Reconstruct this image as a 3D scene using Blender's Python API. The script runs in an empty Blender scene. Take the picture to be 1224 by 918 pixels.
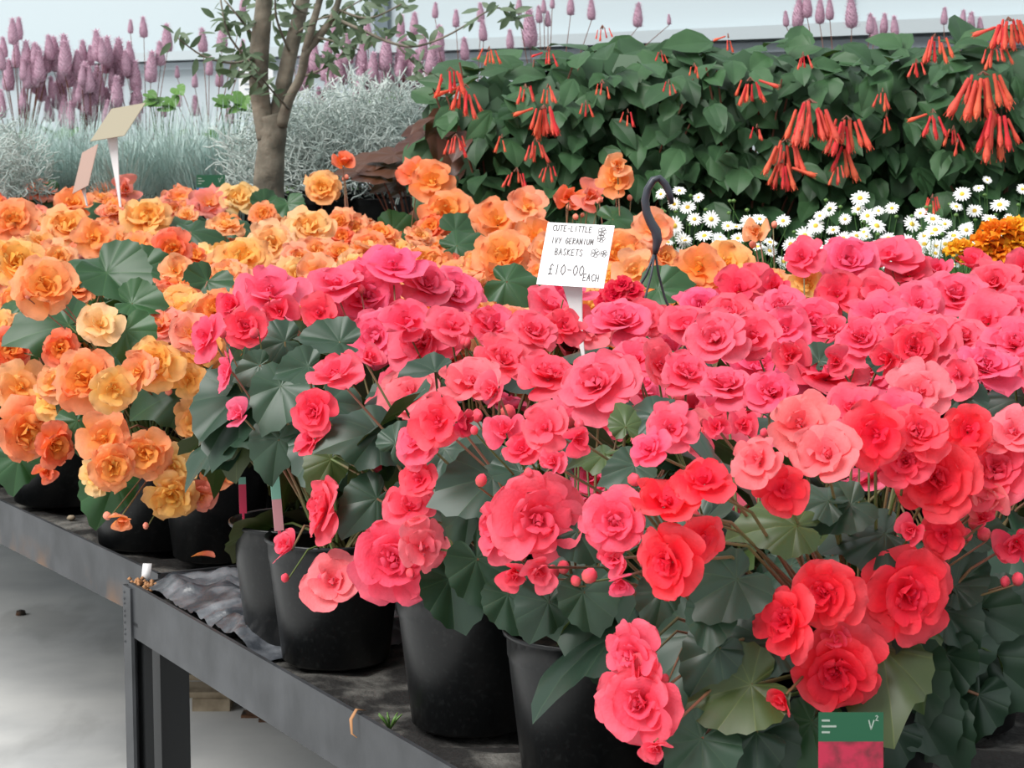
import bpy, math, random
from mathutils import Vector, Matrix, noise

# ---------------------------------------------------------------- camera, world, light, exposure
scn = bpy.context.scene
COL = scn.collection
F = 2600.0
PITCH = math.atan((459 - 130) / F)
CZ = 1.43
cam_d = bpy.data.cameras.new('camera'); cam = bpy.data.objects.new('camera', cam_d)
COL.objects.link(cam); scn.camera = cam
cam.location = (0, 0, CZ); cam.rotation_euler = (math.pi / 2 - PITCH, 0, 0)
cam_d.sensor_width = 36; cam_d.lens = 36 * F / 1224
cam_d.clip_start = 0.05; cam_d.clip_end = 100
cam_d.dof.use_dof = True; cam_d.dof.focus_distance = 2.5; cam_d.dof.aperture_fstop = 32

wd = bpy.data.worlds.new('world'); scn.world = wd; wd.use_nodes = True
wn = wd.node_tree.nodes; bg = wn['Background']
bg.inputs[0].default_value = (0.93, 0.97, 1.0, 1); bg.inputs[1].default_value = .80
sd = bpy.data.lights.new('sun', 'SUN'); sd.energy = 3.5; sd.angle = math.radians(38); sd.color = (1, .98, .95)
so = bpy.data.objects.new('sun', sd); COL.objects.link(so); so.rotation_euler = Vector((.52, .40, -.76)).to_track_quat('-Z', 'Y').to_euler()

scn.view_settings.view_transform = 'Standard'; scn.view_settings.look = 'None'
scn.view_settings.gamma = 1; scn.view_settings.use_curve_mapping = False
scn.view_settings.exposure = 0.22

rnd = random.Random(7)
U = rnd.uniform

# ---------------------------------------------------------------- geometry of the place
cP, sP = math.cos(PITCH), math.sin(PITCH)
CAM = Vector((0, 0, CZ))
def ray(px, py):
    x = (px - 612) / F; y = -(py - 459) / F
    return Vector((x, cP + y * sP, -sP + y * cP))
def at(px, py, Y):            # point seen at that place of the photograph, at distance Y along the floor
    d = ray(px, py); return CAM + d * (Y / d.y)
def onz(px, py, z):
    d = ray(px, py); return CAM + d * ((z - CZ) / d.z)
def proj(p):
    v = Vector(p) - CAM; dep = v.y * cP - v.z * sP; up = v.y * sP + v.z * cP
    return 612 + F * v.x / dep, 459 - F * up / dep, dep
A0 = Vector((-.5615, 3.099, 0)); UU = Vector((-.48258, .87585, 0)); NN = Vector((.87585, .48258, 0))
def st(s, t, z=0): return A0 + UU * s + NN * t + Vector((0, 0, z))
def to_st(p):
    q = Vector((p[0], p[1], 0)) - A0; return q.dot(UU), q.dot(NN)
DECK = .735

# ---------------------------------------------------------------- helpers
class MB:
    def __init__(s): s.v = []; s.f = []; s.g = []; s.m = []
    def grid(s, pts, nu, nv, g=None, mi=0, wrap=False):
        b = len(s.v); s.v += [tuple(p) for p in pts]; s.g += (g if g else [0] * len(pts))
        for i in range(nu - 1):
            for j in range(nv if wrap else nv - 1):
                k = (j + 1) % nv
                s.f.append((b + i * nv + j, b + i * nv + k, b + (i + 1) * nv + k, b + (i + 1) * nv + j)); s.m.append(mi)
    def poly(s, pts, mi=0, g=0):
        b = len(s.v); s.v += [tuple(p) for p in pts]; s.g += [g] * len(pts); s.f.append(tuple(range(b, b + len(pts)))); s.m.append(mi)
    def box(s, c, sx, sy, sz, X=(1, 0, 0), Y=(0, 1, 0), Z=(0, 0, 1), mi=0):
        c = Vector(c); X = Vector(X); Y = Vector(Y); Z = Vector(Z); b = len(s.v)
        for dz in (-1, 1):
            for dx, dy in ((-1, -1), (1, -1), (1, 1), (-1, 1)):
                s.v.append(tuple(c + X * (dx * sx / 2) + Y * (dy * sy / 2) + Z * (dz * sz / 2))); s.g.append(0)
        for f in ((3, 2, 1, 0), (4, 5, 6, 7), (0, 1, 5, 4), (1, 2, 6, 5), (2, 3, 7, 6), (3, 0, 4, 7)):
            s.f.append(tuple(b + i for i in f)); s.m.append(mi)
    def tube(s, pts, rad, n=5, mi=0, cap=True, flat=1.0):
        pts = [Vector(p) for p in pts]
        if not hasattr(rad, '__len__'): rad = [rad] * len(pts)
        P = []; up = Vector((0.13, .21, .97)); prev = None
        for i, p in enumerate(pts):
            d = (pts[min(i + 1, len(pts) - 1)] - pts[max(i - 1, 0)]).normalized()
            a = prev if prev is not None else (d.cross(up) if abs(d.dot(up)) < .95 else d.cross(Vector((1, 0, 0))))
            a = (a - d * a.dot(d)).normalized(); prev = a; b_ = d.cross(a)
            for j in range(n):
                t = 2 * math.pi * j / n
                P.append(p + (a * math.cos(t) + b_ * math.sin(t) * flat) * rad[i])
        b = len(s.v)
        s.grid(P, len(pts), n, mi=mi, wrap=True)
        if cap:
            s.f.append(tuple(b + j for j in range(n))[::-1]); s.m.append(mi)
            e = b + (len(pts) - 1) * n; s.f.append(tuple(e + j for j in range(n))); s.m.append(mi)
    def lathe(s, prof, n=28, c=(0, 0, 0), mi=0):
        P = []
        for r, z in prof:
            for j in range(n):
                t = 2 * math.pi * j / n; P.append((c[0] + r * math.cos(t), c[1] + r * math.sin(t), c[2] + z))
        s.grid(P, len(prof), n, mi=mi, wrap=True)
    def mesh(s, name, mats, smooth=True):
        me = bpy.data.meshes.new(name); me.from_pydata(s.v, [], s.f)
        for m in (mats if isinstance(mats, (list, tuple)) else [mats]): me.materials.append(m)
        if any(s.m): me.polygons.foreach_set('material_index', s.m)
        me.polygons.foreach_set('use_smooth', [smooth] * len(s.f))
        a = me.attributes.new('grad', 'FLOAT', 'POINT'); a.data.foreach_set('value', [float(x) for x in s.g])
        me.update(); return me

def ob(name, me, parent=None, loc=(0, 0, 0), M=None, color=None):
    o = bpy.data.objects.new(name, me); COL.objects.link(o)
    if M is not None: o.matrix_local = M
    else: o.location = loc
    if parent is not None: o.parent = parent
    if color: o.color = (*color, 1)
    return o
def tag(o, label=None, cat=None, group=None, kind=None):
    if label: o['label'] = label
    if cat: o['category'] = cat
    if group: o['group'] = group
    if kind: o['kind'] = kind
    return o
def frame(z, x=None, spin=0.0):          # rotation with local z along z, local x near x
    z = Vector(z).normalized()
    x = Vector(x) if x is not None else (Vector((0, 0, 1)) if abs(z.z) < .9 else Vector((0, 1, 0)))
    x = (x - z * x.dot(z))
    if x.length < 1e-5: x = z.orthogonal()
    x.normalize(); y = z.cross(x)
    return Matrix((x, y, z)).transposed() @ Matrix.Rotation(spin, 3, 'Z')
def TRS(loc, R, s):
    return Matrix.Translation(loc) @ R.to_4x4() @ Matrix.Diagonal((s, s, s, 1) if not hasattr(s, '__len__') else (*s, 1))

# ---------------------------------------------------------------- materials
def mat(name, base=(.5, .5, .5), rough=.6, spec=.4, metal=0):
    m = bpy.data.materials.new(name); m.use_nodes = True
    b = m.node_tree.nodes['Principled BSDF']
    b.inputs['Base Color'].default_value = (*base, 1); b.inputs['Roughness'].default_value = rough
    b.inputs['Specular IOR Level'].default_value = spec; b.inputs['Metallic'].default_value = metal
    return m
def nd(m, t, **k):
    n = m.node_tree.nodes.new(t)
    for a, v in k.items(): setattr(n, a, v)
    return n
def lk(m, a, b): m.node_tree.links.new(a, b)
def P(m): return m.node_tree.nodes['Principled BSDF']
def noise_mix(m, c1, c2, scale=5, lo=.4, hi=.6, detail=4, bump=0, coords='Object', bscale=None, rough=None, bdist=.002):
    tc = nd(m, 'ShaderNodeTexCoord'); n = nd(m, 'ShaderNodeTexNoise')
    n.inputs['Scale'].default_value = scale; n.inputs['Detail'].default_value = detail
    lk(m, tc.outputs[coords], n.inputs['Vector'])
    r = nd(m, 'ShaderNodeMapRange'); r.inputs[1].default_value = lo; r.inputs[2].default_value = hi
    lk(m, n.outputs[0], r.inputs[0])
    x = nd(m, 'ShaderNodeMix', data_type='RGBA'); x.inputs[6].default_value = (*c1, 1); x.inputs[7].default_value = (*c2, 1)
    lk(m, r.outputs[0], x.inputs[0]); lk(m, x.outputs[2], P(m).inputs['Base Color'])
    if bump:
        n2 = nd(m, 'ShaderNodeTexNoise'); n2.inputs['Scale'].default_value = bscale or scale * 4; n2.inputs['Detail'].default_value = 5
        lk(m, tc.outputs[coords], n2.inputs['Vector'])
        b = nd(m, 'ShaderNodeBump'); b.inputs['Strength'].default_value = bump; b.inputs['Distance'].default_value = bdist
        lk(m, n2.outputs[0], b.inputs['Height']); lk(m, b.outputs[0], P(m).inputs['Normal'])
    return x
def add_trans(m, fac, colsock=None, col=None):
    out = m.node_tree.nodes['Material Output']; tr = nd(m, 'ShaderNodeBsdfTranslucent'); mx = nd(m, 'ShaderNodeMixShader')
    mx.inputs[0].default_value = fac
    if colsock is not None: lk(m, colsock, tr.inputs[0])
    else: tr.inputs[0].default_value = (*col, 1)
    lk(m, P(m).outputs[0], mx.inputs[1]); lk(m, tr.outputs[0], mx.inputs[2]); lk(m, mx.outputs[0], out.inputs[0])

def petal_mat(name, inner, innermix, edge=(1, 1, 1), edgemix=.1, trans=.42):
    m = mat(name, rough=.62, spec=.28)
    oi = nd(m, 'ShaderNodeObjectInfo'); at_ = nd(m, 'ShaderNodeAttribute', attribute_name='grad')
    r = nd(m, 'ShaderNodeMapRange'); r.inputs[1].default_value = .75; r.inputs[2].default_value = .1; r.inputs[3].default_value = 0; r.inputs[4].default_value = innermix
    lk(m, at_.outputs['Fac'], r.inputs[0])
    x = nd(m, 'ShaderNodeMix', data_type='RGBA'); x.inputs[7].default_value = (*inner, 1)
    lk(m, r.outputs[0], x.inputs[0]); lk(m, oi.outputs['Color'], x.inputs[6])
    r2 = nd(m, 'ShaderNodeMapRange'); r2.inputs[1].default_value = .7; r2.inputs[2].default_value = 1.0; r2.inputs[3].default_value = 0; r2.inputs[4].default_value = edgemix
    lk(m, at_.outputs['Fac'], r2.inputs[0])
    y = nd(m, 'ShaderNodeMix', data_type='RGBA'); y.inputs[7].default_value = (*edge, 1)
    lk(m, r2.outputs[0], y.inputs[0]); lk(m, x.outputs[2], y.inputs[6])
    # fine mottling
    tc = nd(m, 'ShaderNodeTexCoord'); n = nd(m, 'ShaderNodeTexNoise'); n.inputs['Scale'].default_value = 3.5; n.inputs['Detail'].default_value = 3
    lk(m, tc.outputs['Object'], n.inputs['Vector'])
    h = nd(m, 'ShaderNodeHueSaturation'); r3 = nd(m, 'ShaderNodeMapRange'); r3.inputs[1].default_value = .3; r3.inputs[2].default_value = .7; r3.inputs[3].default_value = .88; r3.inputs[4].default_value = 1.06
    lk(m, n.outputs[0], r3.inputs[0]); lk(m, r3.outputs[0], h.inputs['Value']); lk(m, y.outputs[2], h.inputs['Color'])
    lk(m, h.outputs[0], P(m).inputs['Base Color'])
    n2 = nd(m, 'ShaderNodeTexNoise'); n2.inputs['Scale'].default_value = 14; lk(m, tc.outputs['Object'], n2.inputs['Vector'])
    b = nd(m, 'ShaderNodeBump'); b.inputs['Strength'].default_value = .12; b.inputs['Distance'].default_value = .02
    lk(m, n2.outputs[0], b.inputs['Height']); lk(m, b.outputs[0], P(m).inputs['Normal'])
    add_trans(m, trans, h.outputs[0]); return m
M_PINK = petal_mat('pink_petal', (.86, .02, .12), .6, (1, .32, .36), .25)
M_ORG = petal_mat('orange_petal', (.98, .50, .04), .75, (1, .55, .42), .3)
M_RED = petal_mat('fuchsia_red', (.55, .02, .04), .5, (1, .22, .10), .2, .25)

def leaf_mat(name, c, c2, under, vein, nv=4.5, rough=.42, trans=.18, spec=.45):
    m = mat(name, rough=rough, spec=spec)
    uv = nd(m, 'ShaderNodeUVMap'); sep = nd(m, 'ShaderNodeSeparateXYZ'); lk(m, uv.outputs[0], sep.inputs[0])
    def mt(op, a, b=None):
        n = nd(m, 'ShaderNodeMath', operation=op)
        for i, q in enumerate((a, b)):
            if q is None: continue
            if isinstance(q, (int, float)): n.inputs[i].default_value = q
            else: lk(m, q, n.inputs[i])
        return n.outputs[0]
    th = mt('ARCTAN2', sep.outputs[1], sep.outputs[0])
    sn = mt('ABSOLUTE', mt('SINE', mt('MULTIPLY', th, nv)))
    rr = mt('SQRT', mt('ADD', mt('MULTIPLY', sep.outputs[0], sep.outputs[0]), mt('MULTIPLY', sep.outputs[1], sep.outputs[1])))
    w = mt('MULTIPLY', sn, rr)
    r = nd(m, 'ShaderNodeMapRange'); r.inputs[1].default_value = .0; r.inputs[2].default_value = .05; r.inputs[3].default_value = .35; r.inputs[4].default_value = 0
    lk(m, w, r.inputs[0])
    tc = nd(m, 'ShaderNodeTexCoord'); oi = nd(m, 'ShaderNodeObjectInfo')
    n = nd(m, 'ShaderNodeTexNoise'); n.inputs['Scale'].default_value = 3; lk(m, tc.outputs['Object'], n.inputs['Vector'])
    f = mt('ADD', mt('MULTIPLY', n.outputs[0], .5), mt('MULTIPLY', oi.outputs['Random'], .6))
    x = nd(m, 'ShaderNodeMix', data_type='RGBA'); x.inputs[6].default_value = (*c, 1); x.inputs[7].default_value = (*c2, 1); lk(m, f, x.inputs[0])
    y = nd(m, 'ShaderNodeMix', data_type='RGBA'); y.inputs[7].default_value = (*vein, 1); lk(m, r.outputs[0], y.inputs[0]); lk(m, x.outputs[2], y.inputs[6])
    g = nd(m, 'ShaderNodeNewGeometry'); z = nd(m, 'ShaderNodeMix', data_type='RGBA'); z.inputs[7].default_value = (*under, 1)
    lk(m, mt('MULTIPLY', g.outputs['Backfacing'], .85), z.inputs[0]); lk(m, y.outputs[2], z.inputs[6]); lk(m, z.outputs[2], P(m).inputs['Base Color'])
    b = nd(m, 'ShaderNodeBump'); b.inputs['Strength'].default_value = .3; b.inputs['Distance'].default_value = .012
    lk(m, w, b.inputs['Height']); lk(m, b.outputs[0], P(m).inputs['Normal'])
    tr = nd(m, 'ShaderNodeMix', data_type='RGBA'); tr.inputs[0].default_value = .5; tr.inputs[7].default_value = (.12, .25, .02, 1); lk(m, x.outputs[2], tr.inputs[6])
    add_trans(m, trans, tr.outputs[2]); return m
M_LEAF = leaf_mat('begonia_leaf', (.012, .032, .020), (.030, .066, .038), (.05, .035, .018), (.06, .11, .05), trans=.10)
M_LEAFO = leaf_mat('bright_begonia_leaf', (.010, .042, .015), (.028, .095, .028), (.05, .06, .02), (.06, .15, .04), trans=.12)
M_LEAFR = leaf_mat('bronze_begonia_leaf', (.05, .06, .02), (.06, .11, .03), (.09, .05, .025), (.16, .2, .05))
M_FLEAF = leaf_mat('fuchsia_leaf', (.014, .045, .018), (.055, .13, .05), (.07, .07, .045), (.07, .15, .06), nv=5, rough=.5, spec=.35, trans=.12)
M_OLEAF = leaf_mat('olive_leaf', (.05, .09, .04), (.10, .15, .09), (.22, .27, .2), (.15, .2, .12), nv=0.0, rough=.5)
M_FINNER = mat('inner_fuchsia_leaf', (.03, .08, .032), .55)
M_DLEAF = leaf_mat('burgundy_leaf', (.06, .015, .012), (.10, .04, .02), (.12, .03, .03), (.14, .06, .04))
M_GLEAF = leaf_mat('fresh_green_leaf', (.06, .15, .03), (.12, .26, .05), (.12, .2, .05), (.2, .35, .1))
M_STEM = mat('stem', (.16, .15, .05), .5); noise_mix(M_STEM, (.10, .14, .04), (.25, .10, .06), 8)
M_RSTEM = mat('reddish_stem', (.2, .08, .05), .5)
M_BUD = petal_mat('bud', (.3, .18, .08), .5, (.9, .3, .3), .2, .15)
M_POT = mat('black_pot_plastic', (.012, .013, .014), .36, .35)
noise_mix(M_POT, (.004, .0045, .005), (.022, .024, .024), 160, .55, .9, 6, .15, bscale=60, bdist=.001)
M_SOIL = mat('soil', (.02, .014, .01), .95); noise_mix(M_SOIL, (.012, .009, .007), (.05, .035, .025), 60, bump=.8)
M_RAIL = mat('painted_steel', (.06, .065, .07), .5, .5)
def rail_mat(m, rust):
    x = noise_mix(m, (.024, .026, .029), (.050, .053, .058), 14, .35, .7, 6, .25, bscale=60, bdist=.001)
    if rust:
        tc = nd(m, 'ShaderNodeTexCoord'); sp = nd(m, 'ShaderNodeSeparateXYZ'); lk(m, tc.outputs['Object'], sp.inputs[0])
        r = nd(m, 'ShaderNodeMapRange'); r.inputs[1].default_value = .712; r.inputs[2].default_value = .672; lk(m, sp.outputs[2], r.inputs[0])
        n = nd(m, 'ShaderNodeTexNoise'); n.inputs['Scale'].default_value = 9; n.inputs['Detail'].default_value = 6; lk(m, tc.outputs['Object'], n.inputs['Vector'])
        r2 = nd(m, 'ShaderNodeMapRange'); r2.inputs[1].default_value = .46; r2.inputs[2].default_value = .6; lk(m, n.outputs[0], r2.inputs[0])
        mm = nd(m, 'ShaderNodeMath', operation='MULTIPLY'); lk(m, r.outputs[0], mm.inputs[0]); lk(m, r2.outputs[0], mm.inputs[1])
        y = nd(m, 'ShaderNodeMix', data_type='RGBA'); y.inputs[7].default_value = (.11, .06, .032, 1)
        lk(m, mm.outputs[0], y.inputs[0]); lk(m, x.outputs[2], y.inputs[6]); lk(m, y.outputs[2], P(m).inputs['Base Color'])
rail_mat(M_RAIL, False)
M_RUSTRAIL = mat('rusting_painted_steel', (.06, .065, .07), .5, .5); rail_mat(M_RUSTRAIL, True)
M_BLACK = mat('black_steel', (.012, .013, .014), .55)
M_DECK = mat('dirty_bench_lining', (.03, .03, .03), .85); noise_mix(M_DECK, (.012, .011, .010), (.16, .155, .14), 16, .46, .72, 8, 1, bscale=40, bdist=.01)
M_SHEET = mat('grey_polythene', (.06, .07, .08), .32, .6); noise_mix(M_SHEET, (.035, .04, .048), (.16, .17, .185), 22, .42, .7, 6, .6, bscale=35, bdist=.006)
M_FLOOR = mat('concrete', (.5, .5, .48), .75, .3)
M_WALL = mat('wall_panel', (.44, .505, .53), .5); M_WALL2 = mat('wall_lower_panel', (.37, .42, .445), .5)
M_TRIM = mat('ledge_paint', (.40, .45, .47), .5); M_TRIM2 = mat('grey_trim', (.27, .31, .34), .5)
M_CARD = mat('white_card', (.86, .87, .87), .4); M_INK = mat('ink', (.10, .09, .09), .6)
M_CARDB = mat('beige_card_back', (.30, .265, .19), .7); M_CARDP = mat('pinkish_card_back', (.38, .255, .21), .7)
M_STAKE = mat('white_plastic', (.80, .80, .80), .4)
M_HOOK = mat('dark_grey_plastic', (.035, .042, .055), .4, .5)
M_GREEN = mat('label_green', (.008, .08, .035), .4); M_LPINK = mat('label_pink', (.55, .05, .10), .4); noise_mix(M_LPINK, (.40, .015, .05), (.10, .015, .02), 60, .4, .65)
M_LBLUE = mat('label_blue', (.06, .16, .3), .4); noise_mix(M_LBLUE, (.05, .12, .25), (.2, .4, .5), 90, .4, .65)
M_LTXT = mat('label_print', (.28, .34, .29), .5); M_MINT = mat('faded_green_plastic', (.20, .42, .33), .45); M_LRED = mat('label_red_edge', (.62, .04, .10), .45)
M_FADEP = mat('faded_pink_plastic', (.55, .26, .28), .5)
M_FESC = mat('blue_fescue', (.3, .4, .37), .7); noise_mix(M_FESC, (.28, .40, .37), (.70, .82, .78), 6, .35, .65)
M_SILV = mat('silver_twig', (.5, .58, .54), .8); noise_mix(M_SILV, (.34, .42, .39), (.66, .72, .68), 7, .35, .65)
M_SPIKE = mat('purple_spike', (.5, .3, .4), .8)
def spike_m():
    m = M_SPIKE; a = nd(m, 'ShaderNodeAttribute', attribute_name='grad'); x = nd(m, 'ShaderNodeMix', data_type='RGBA')
    x.inputs[6].default_value = (.50, .30, .39, 1); x.inputs[7].default_value = (.86, .66, .76, 1); lk(m, a.outputs['Fac'], x.inputs[0]); lk(m, x.outputs[2], P(m).inputs['Base Color']); add_trans(m, .2, x.outputs[2])
spike_m()
M_BARK = mat('olive_bark', (.2, .17, .13), .85)
noise_mix(M_BARK, (.09, .08, .06), (.30, .26, .20), 11, .35, .7, 6, .8, bscale=30, bdist=.01)
M_DAISY = mat('daisy_white', (.85, .87, .85), .6); M_YEL = mat('daisy_yellow', (.75, .50, .05), .7)
M_MARI = petal_mat('marigold_petal', (.85, .12, .01), .7, (1, .55, .05), .3, .25)
M_FINE = mat('fine_foliage', (.06, .16, .03), .6)
M_TAN = mat('rough_timber', (.30, .24, .16), .9); noise_mix(M_TAN, (.18, .14, .09), (.38, .31, .22), 12, bump=.5)
M_BAG = mat('black_sack', (.03, .035, .037), .45); noise_mix(M_BAG, (.02, .022, .025), (.07, .08, .085), 9, bump=.6, bscale=14, bdist=.01)
M_RUST = mat('rusty_steel', (.10, .05, .03), .8); noise_mix(M_RUST, (.03, .025, .02), (.16, .07, .03), 20)
M_DRY = mat('dried_leaf', (.40, .20, .09), .8)
# concrete with stains
def floor_m():
    m = M_FLOOR; x = noise_mix(m, (.48, .49, .49), (.70, .70, .68), 2.2, .35, .65, 8, .15, bscale=30, bdist=.002)
    tc = nd(m, 'ShaderNodeTexCoord'); n = nd(m, 'ShaderNodeTexNoise'); n.inputs['Scale'].default_value = 3.1; n.inputs['Detail'].default_value = 7
    mp = nd(m, 'ShaderNodeMapping'); mp.inputs['Scale'].default_value = (1, .35, 1); lk(m, tc.outputs['Object'], mp.inputs[0]); lk(m, mp.outputs[0], n.inputs['Vector'])
    r = nd(m, 'ShaderNodeMapRange'); r.inputs[1].default_value = .53; r.inputs[2].default_value = .60; r.inputs[4].default_value = .30; lk(m, n.outputs[0], r.inputs[0])
    y = nd(m, 'ShaderNodeMix', data_type='RGBA'); y.inputs[7].default_value = (.22, .22, .21, 1); lk(m, r.outputs[0], y.inputs[0]); lk(m, x.outputs[2], y.inputs[6]); lk(m, y.outputs[2], P(m).inputs['Base Color'])
floor_m()

# ---------------------------------------------------------------- the setting
mb = MB(); mb.box((0, 6, -.05), 16, 24, .1); o = ob('floor', mb.mesh('floor', M_FLOOR, False)); tag(o, kind='structure', label='pale stained concrete glasshouse floor')
W0 = Vector((-3.06, 13.0, 0)); W1 = Vector((1.33, 7.2, 0)); WD = (W1 - W0).normalized(); WN = Vector((WD.y, -WD.x, 0))
if WN.y > 0: WN = -WN
WC = (W0 + W1) / 2
LZ = 1.72
mb = MB(); mb.box(WC - WN * .05 + Vector((0, 0, LZ + 1.3)), 14, .08, 2.6, WD, WN); mb.box(WC - WN * .05 + Vector((0, 0, LZ / 2)), 14, .07, LZ, WD, WN, mi=1)
o = ob('wall_back', mb.mesh('wall_back', [M_WALL, M_WALL2], False)); tag(o, kind='structure', label='pale blue panelled back wall')
mb = MB(); mb.box(WC + WN * .03 + Vector((0, 0, LZ - .025)), 14, .1, .045, WD, WN); o = ob('trim_1', mb.mesh('trim', M_TRIM, False)); tag(o, kind='structure')
mb = MB(); mb.box(WC + WN * .0 + Vector((0, 0, LZ - .075)), 14, .06, .035, WD, WN); o = ob('trim_2', mb.mesh('trim', M_TRIM2, False)); tag(o, kind='structure')
def wall_at(px):        # where a plumb line at that column meets the wall
    d = Vector(((px - 612) / F / cP, 1, 0)); k = (W0.x * WD.y - W0.y * WD.x) / (d.x * WD.y - d.y * WD.x); return d * k
p = wall_at(464)
mb = MB(); mb.box(p + WN * .05 + Vector((0, 0, 2.1)), .075, .07, 4.2, WD, WN); o = ob('trim_3', mb.mesh('trim', M_TRIM2, False)); tag(o, kind='structure', label='grey upright post against the back wall')
for i, px in enumerate((-160, 1010, 1300)):
    p = wall_at(px); mb = MB(); mb.box(p + WN * .0 + Vector((0, 0, LZ + 1.2)), .012, .02, 2.4, WD, WN); o = ob('trim_%d' % (i + 4), mb.mesh('trim', M_TRIM, False)); tag(o, kind='structure')

# ---------------------------------------------------------------- benches
def rough_grid(nx, ny, P0, X, Y, amp, sc, seed, extra=None):
    pts = []
    for i in range(nx):
        for j in range(ny):
            q = P0 + X * (i / (nx - 1)) + Y * (j / (ny - 1))
            h = amp * noise.fractal(Vector((q.x * sc, q.y * sc, seed)), .8, 2.1, 4)
            if extra: h += extra(i / (nx - 1), j / (ny - 1), q)
            pts.append(q + Vector((0, 0, h)))
    return pts
def rail(name, a, b, h, th, m, parent, lip=True, inward=NN):
    d = (b - a).normalized(); n = Vector((-d.y, d.x, 0))
    if n.dot(inward) < 0: n = -n
    L = (b - a).length; mb = MB(); c = (a + b) / 2
    mb.box(c + n * (th / 2) - Vector((0, 0, h / 2)), L, th, h, d, n)
    if lip: mb.box(c + n * .02 - Vector((0, 0, h - .003)), L, .035, .006, d, n)
    return ob(name, mb.mesh(name, m, False), parent)
def bench(label, s0, s1, t0, t1, H, rm, slope=0.0, near_leg=True, extra_legs=()):
    root = tag(ob('bench', None, None), label, 'bench'); root.location = (0, 0, 0)
    a = st(s0, t0 + slope * 0, H); b = st(s1, t0 + slope * (s1 - s0), H); c = st(s1, t1, H); d = st(s0, t1, H)
    rail('rail', a, b, .078, .006, rm, root)
    rail('rail', b, c, .078, .006, rm, root, inward=-UU * (1 if s1 > s0 else -1))
    rail('rail', d, c, .078, .006, rm, root, inward=-NN)
    rail('rail', a, d, .06, .006, rm, root, inward=UU * (1 if s1 > s0 else -1))
    nx = int(abs(s1 - s0) / .03); ny = int((t1 - t0) / .05)
    mb = MB(); q0 = a + NN * .008; mb.grid(rough_grid(nx, ny, Vector((q0.x, q0.y, DECK - .006)), b - a, (d - a) - NN * .016, .012, 9, 3.3 + s0), nx, ny)
    ob('deck', mb.mesh('deck', M_DECK), root)
    for q in [(s0, t1), (s1, t0 + slope * (s1 - s0)), (s1, t1)] + list(extra_legs):
        k = st(q[0] + (.03 if q[0] < (s0 + s1) / 2 else -.03), q[1] + (.03 if q[1] < (t0 + t1) / 2 else -.03))
        mb = MB(); mb.box(k + Vector((0, 0, (H - .02) / 2)), .045, .045, H - .02, UU, NN); ob('leg', mb.mesh('leg', M_BLACK, False), root)
    return root
b2 = bench('grey steel bench carrying the pink begonias, its corner post in front', -.012, -2.35, 0, 1.54, .75, M_RAIL)
b1 = bench('grey steel bench with rusty lower rail edge carrying the orange begonias', .03, 4.6, .060, 1.47, .748, M_RUSTRAIL, -.05)
# corner posts
mb = MB(); k = st(0, 0)
mb.box(k + UU * .002 + NN * .008 + Vector((0, 0, .372)), .005, .022, .744, UU, NN); mb.box(k - UU * .014 - NN * .001 + Vector((0, 0, .372)), .032, .005, .744, UU, NN)
mb.box(k - UU * .02 + NN * .02 + Vector((0, 0, .34)), .03, .012, .66, UU, NN, mi=1)
mb.box(k - UU * .02 + NN * .02 + Vector((0, 0, .004)), .09, .09, .008, UU, NN, mi=1)
ob('leg', mb.mesh('leg', [M_RAIL, M_BLACK], False), b2)
mb = MB(); k = st(.03, .075); mb.box(k + Vector((0, 0, .335)), .045, .045, .67, UU, NN); mb.box(k + Vector((0, 0, .004)), .09, .09, .008, UU, NN); ob('leg', mb.mesh('leg', M_BLACK, False), b1)
# weld beads down the corner
mb = MB()
for i in range(9): mb.lathe([(0, -.003), (.003, 0), (0, .003)], 6, tuple(k * 0 + st(-.004, -.003, .735 - i * .009 + U(-.002, .002))))
ob('weld', mb.mesh('weld', M_RAIL), b2)
for px, py in ((302, 853), (323, 858)):
    p = onz(px, py + 2, 0); mb = MB(); mb.box((p.x, p.y, .36), .028, .028, .72); mb.box((p.x, p.y, .003), .05, .05, .006); ob('leg', mb.mesh('leg', M_RUST, False), b1)
# rear bench for daisies and fuchsias
b3 = bench('dark bench behind the begonias carrying daisies, marigolds and fuchsias', -.0, 2.6, 1.56, 3.3, .75, M_RAIL)
BH = 1.0
def back_bench():
    root = tag(ob('bench', None), 'raised rear bench along the back wall under the silver grasses', 'bench')
    c = Vector((-1.35, 7.95, 0)); X = Vector((.93, -.22, 0)).normalized(); Y = Vector((-X.y, X.x, 0))
    mb = MB(); mb.box(c + Vector((0, 0, BH - .02)), 3.9, .9, .04, X, Y); ob('deck', mb.mesh('deck', M_DECK, False), root)
    for sx in (-1, 1):
        for sy in (-1, 1):
            mb = MB(); mb.box(c + X * sx * 1.85 + Y * sy * .42 + Vector((0, 0, (BH - .04) / 2)), .05, .05, BH - .04, X, Y); ob('leg', mb.mesh('leg', M_BLACK, False), root)
    return c, X, Y
BC, BX, BY = back_bench()

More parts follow.
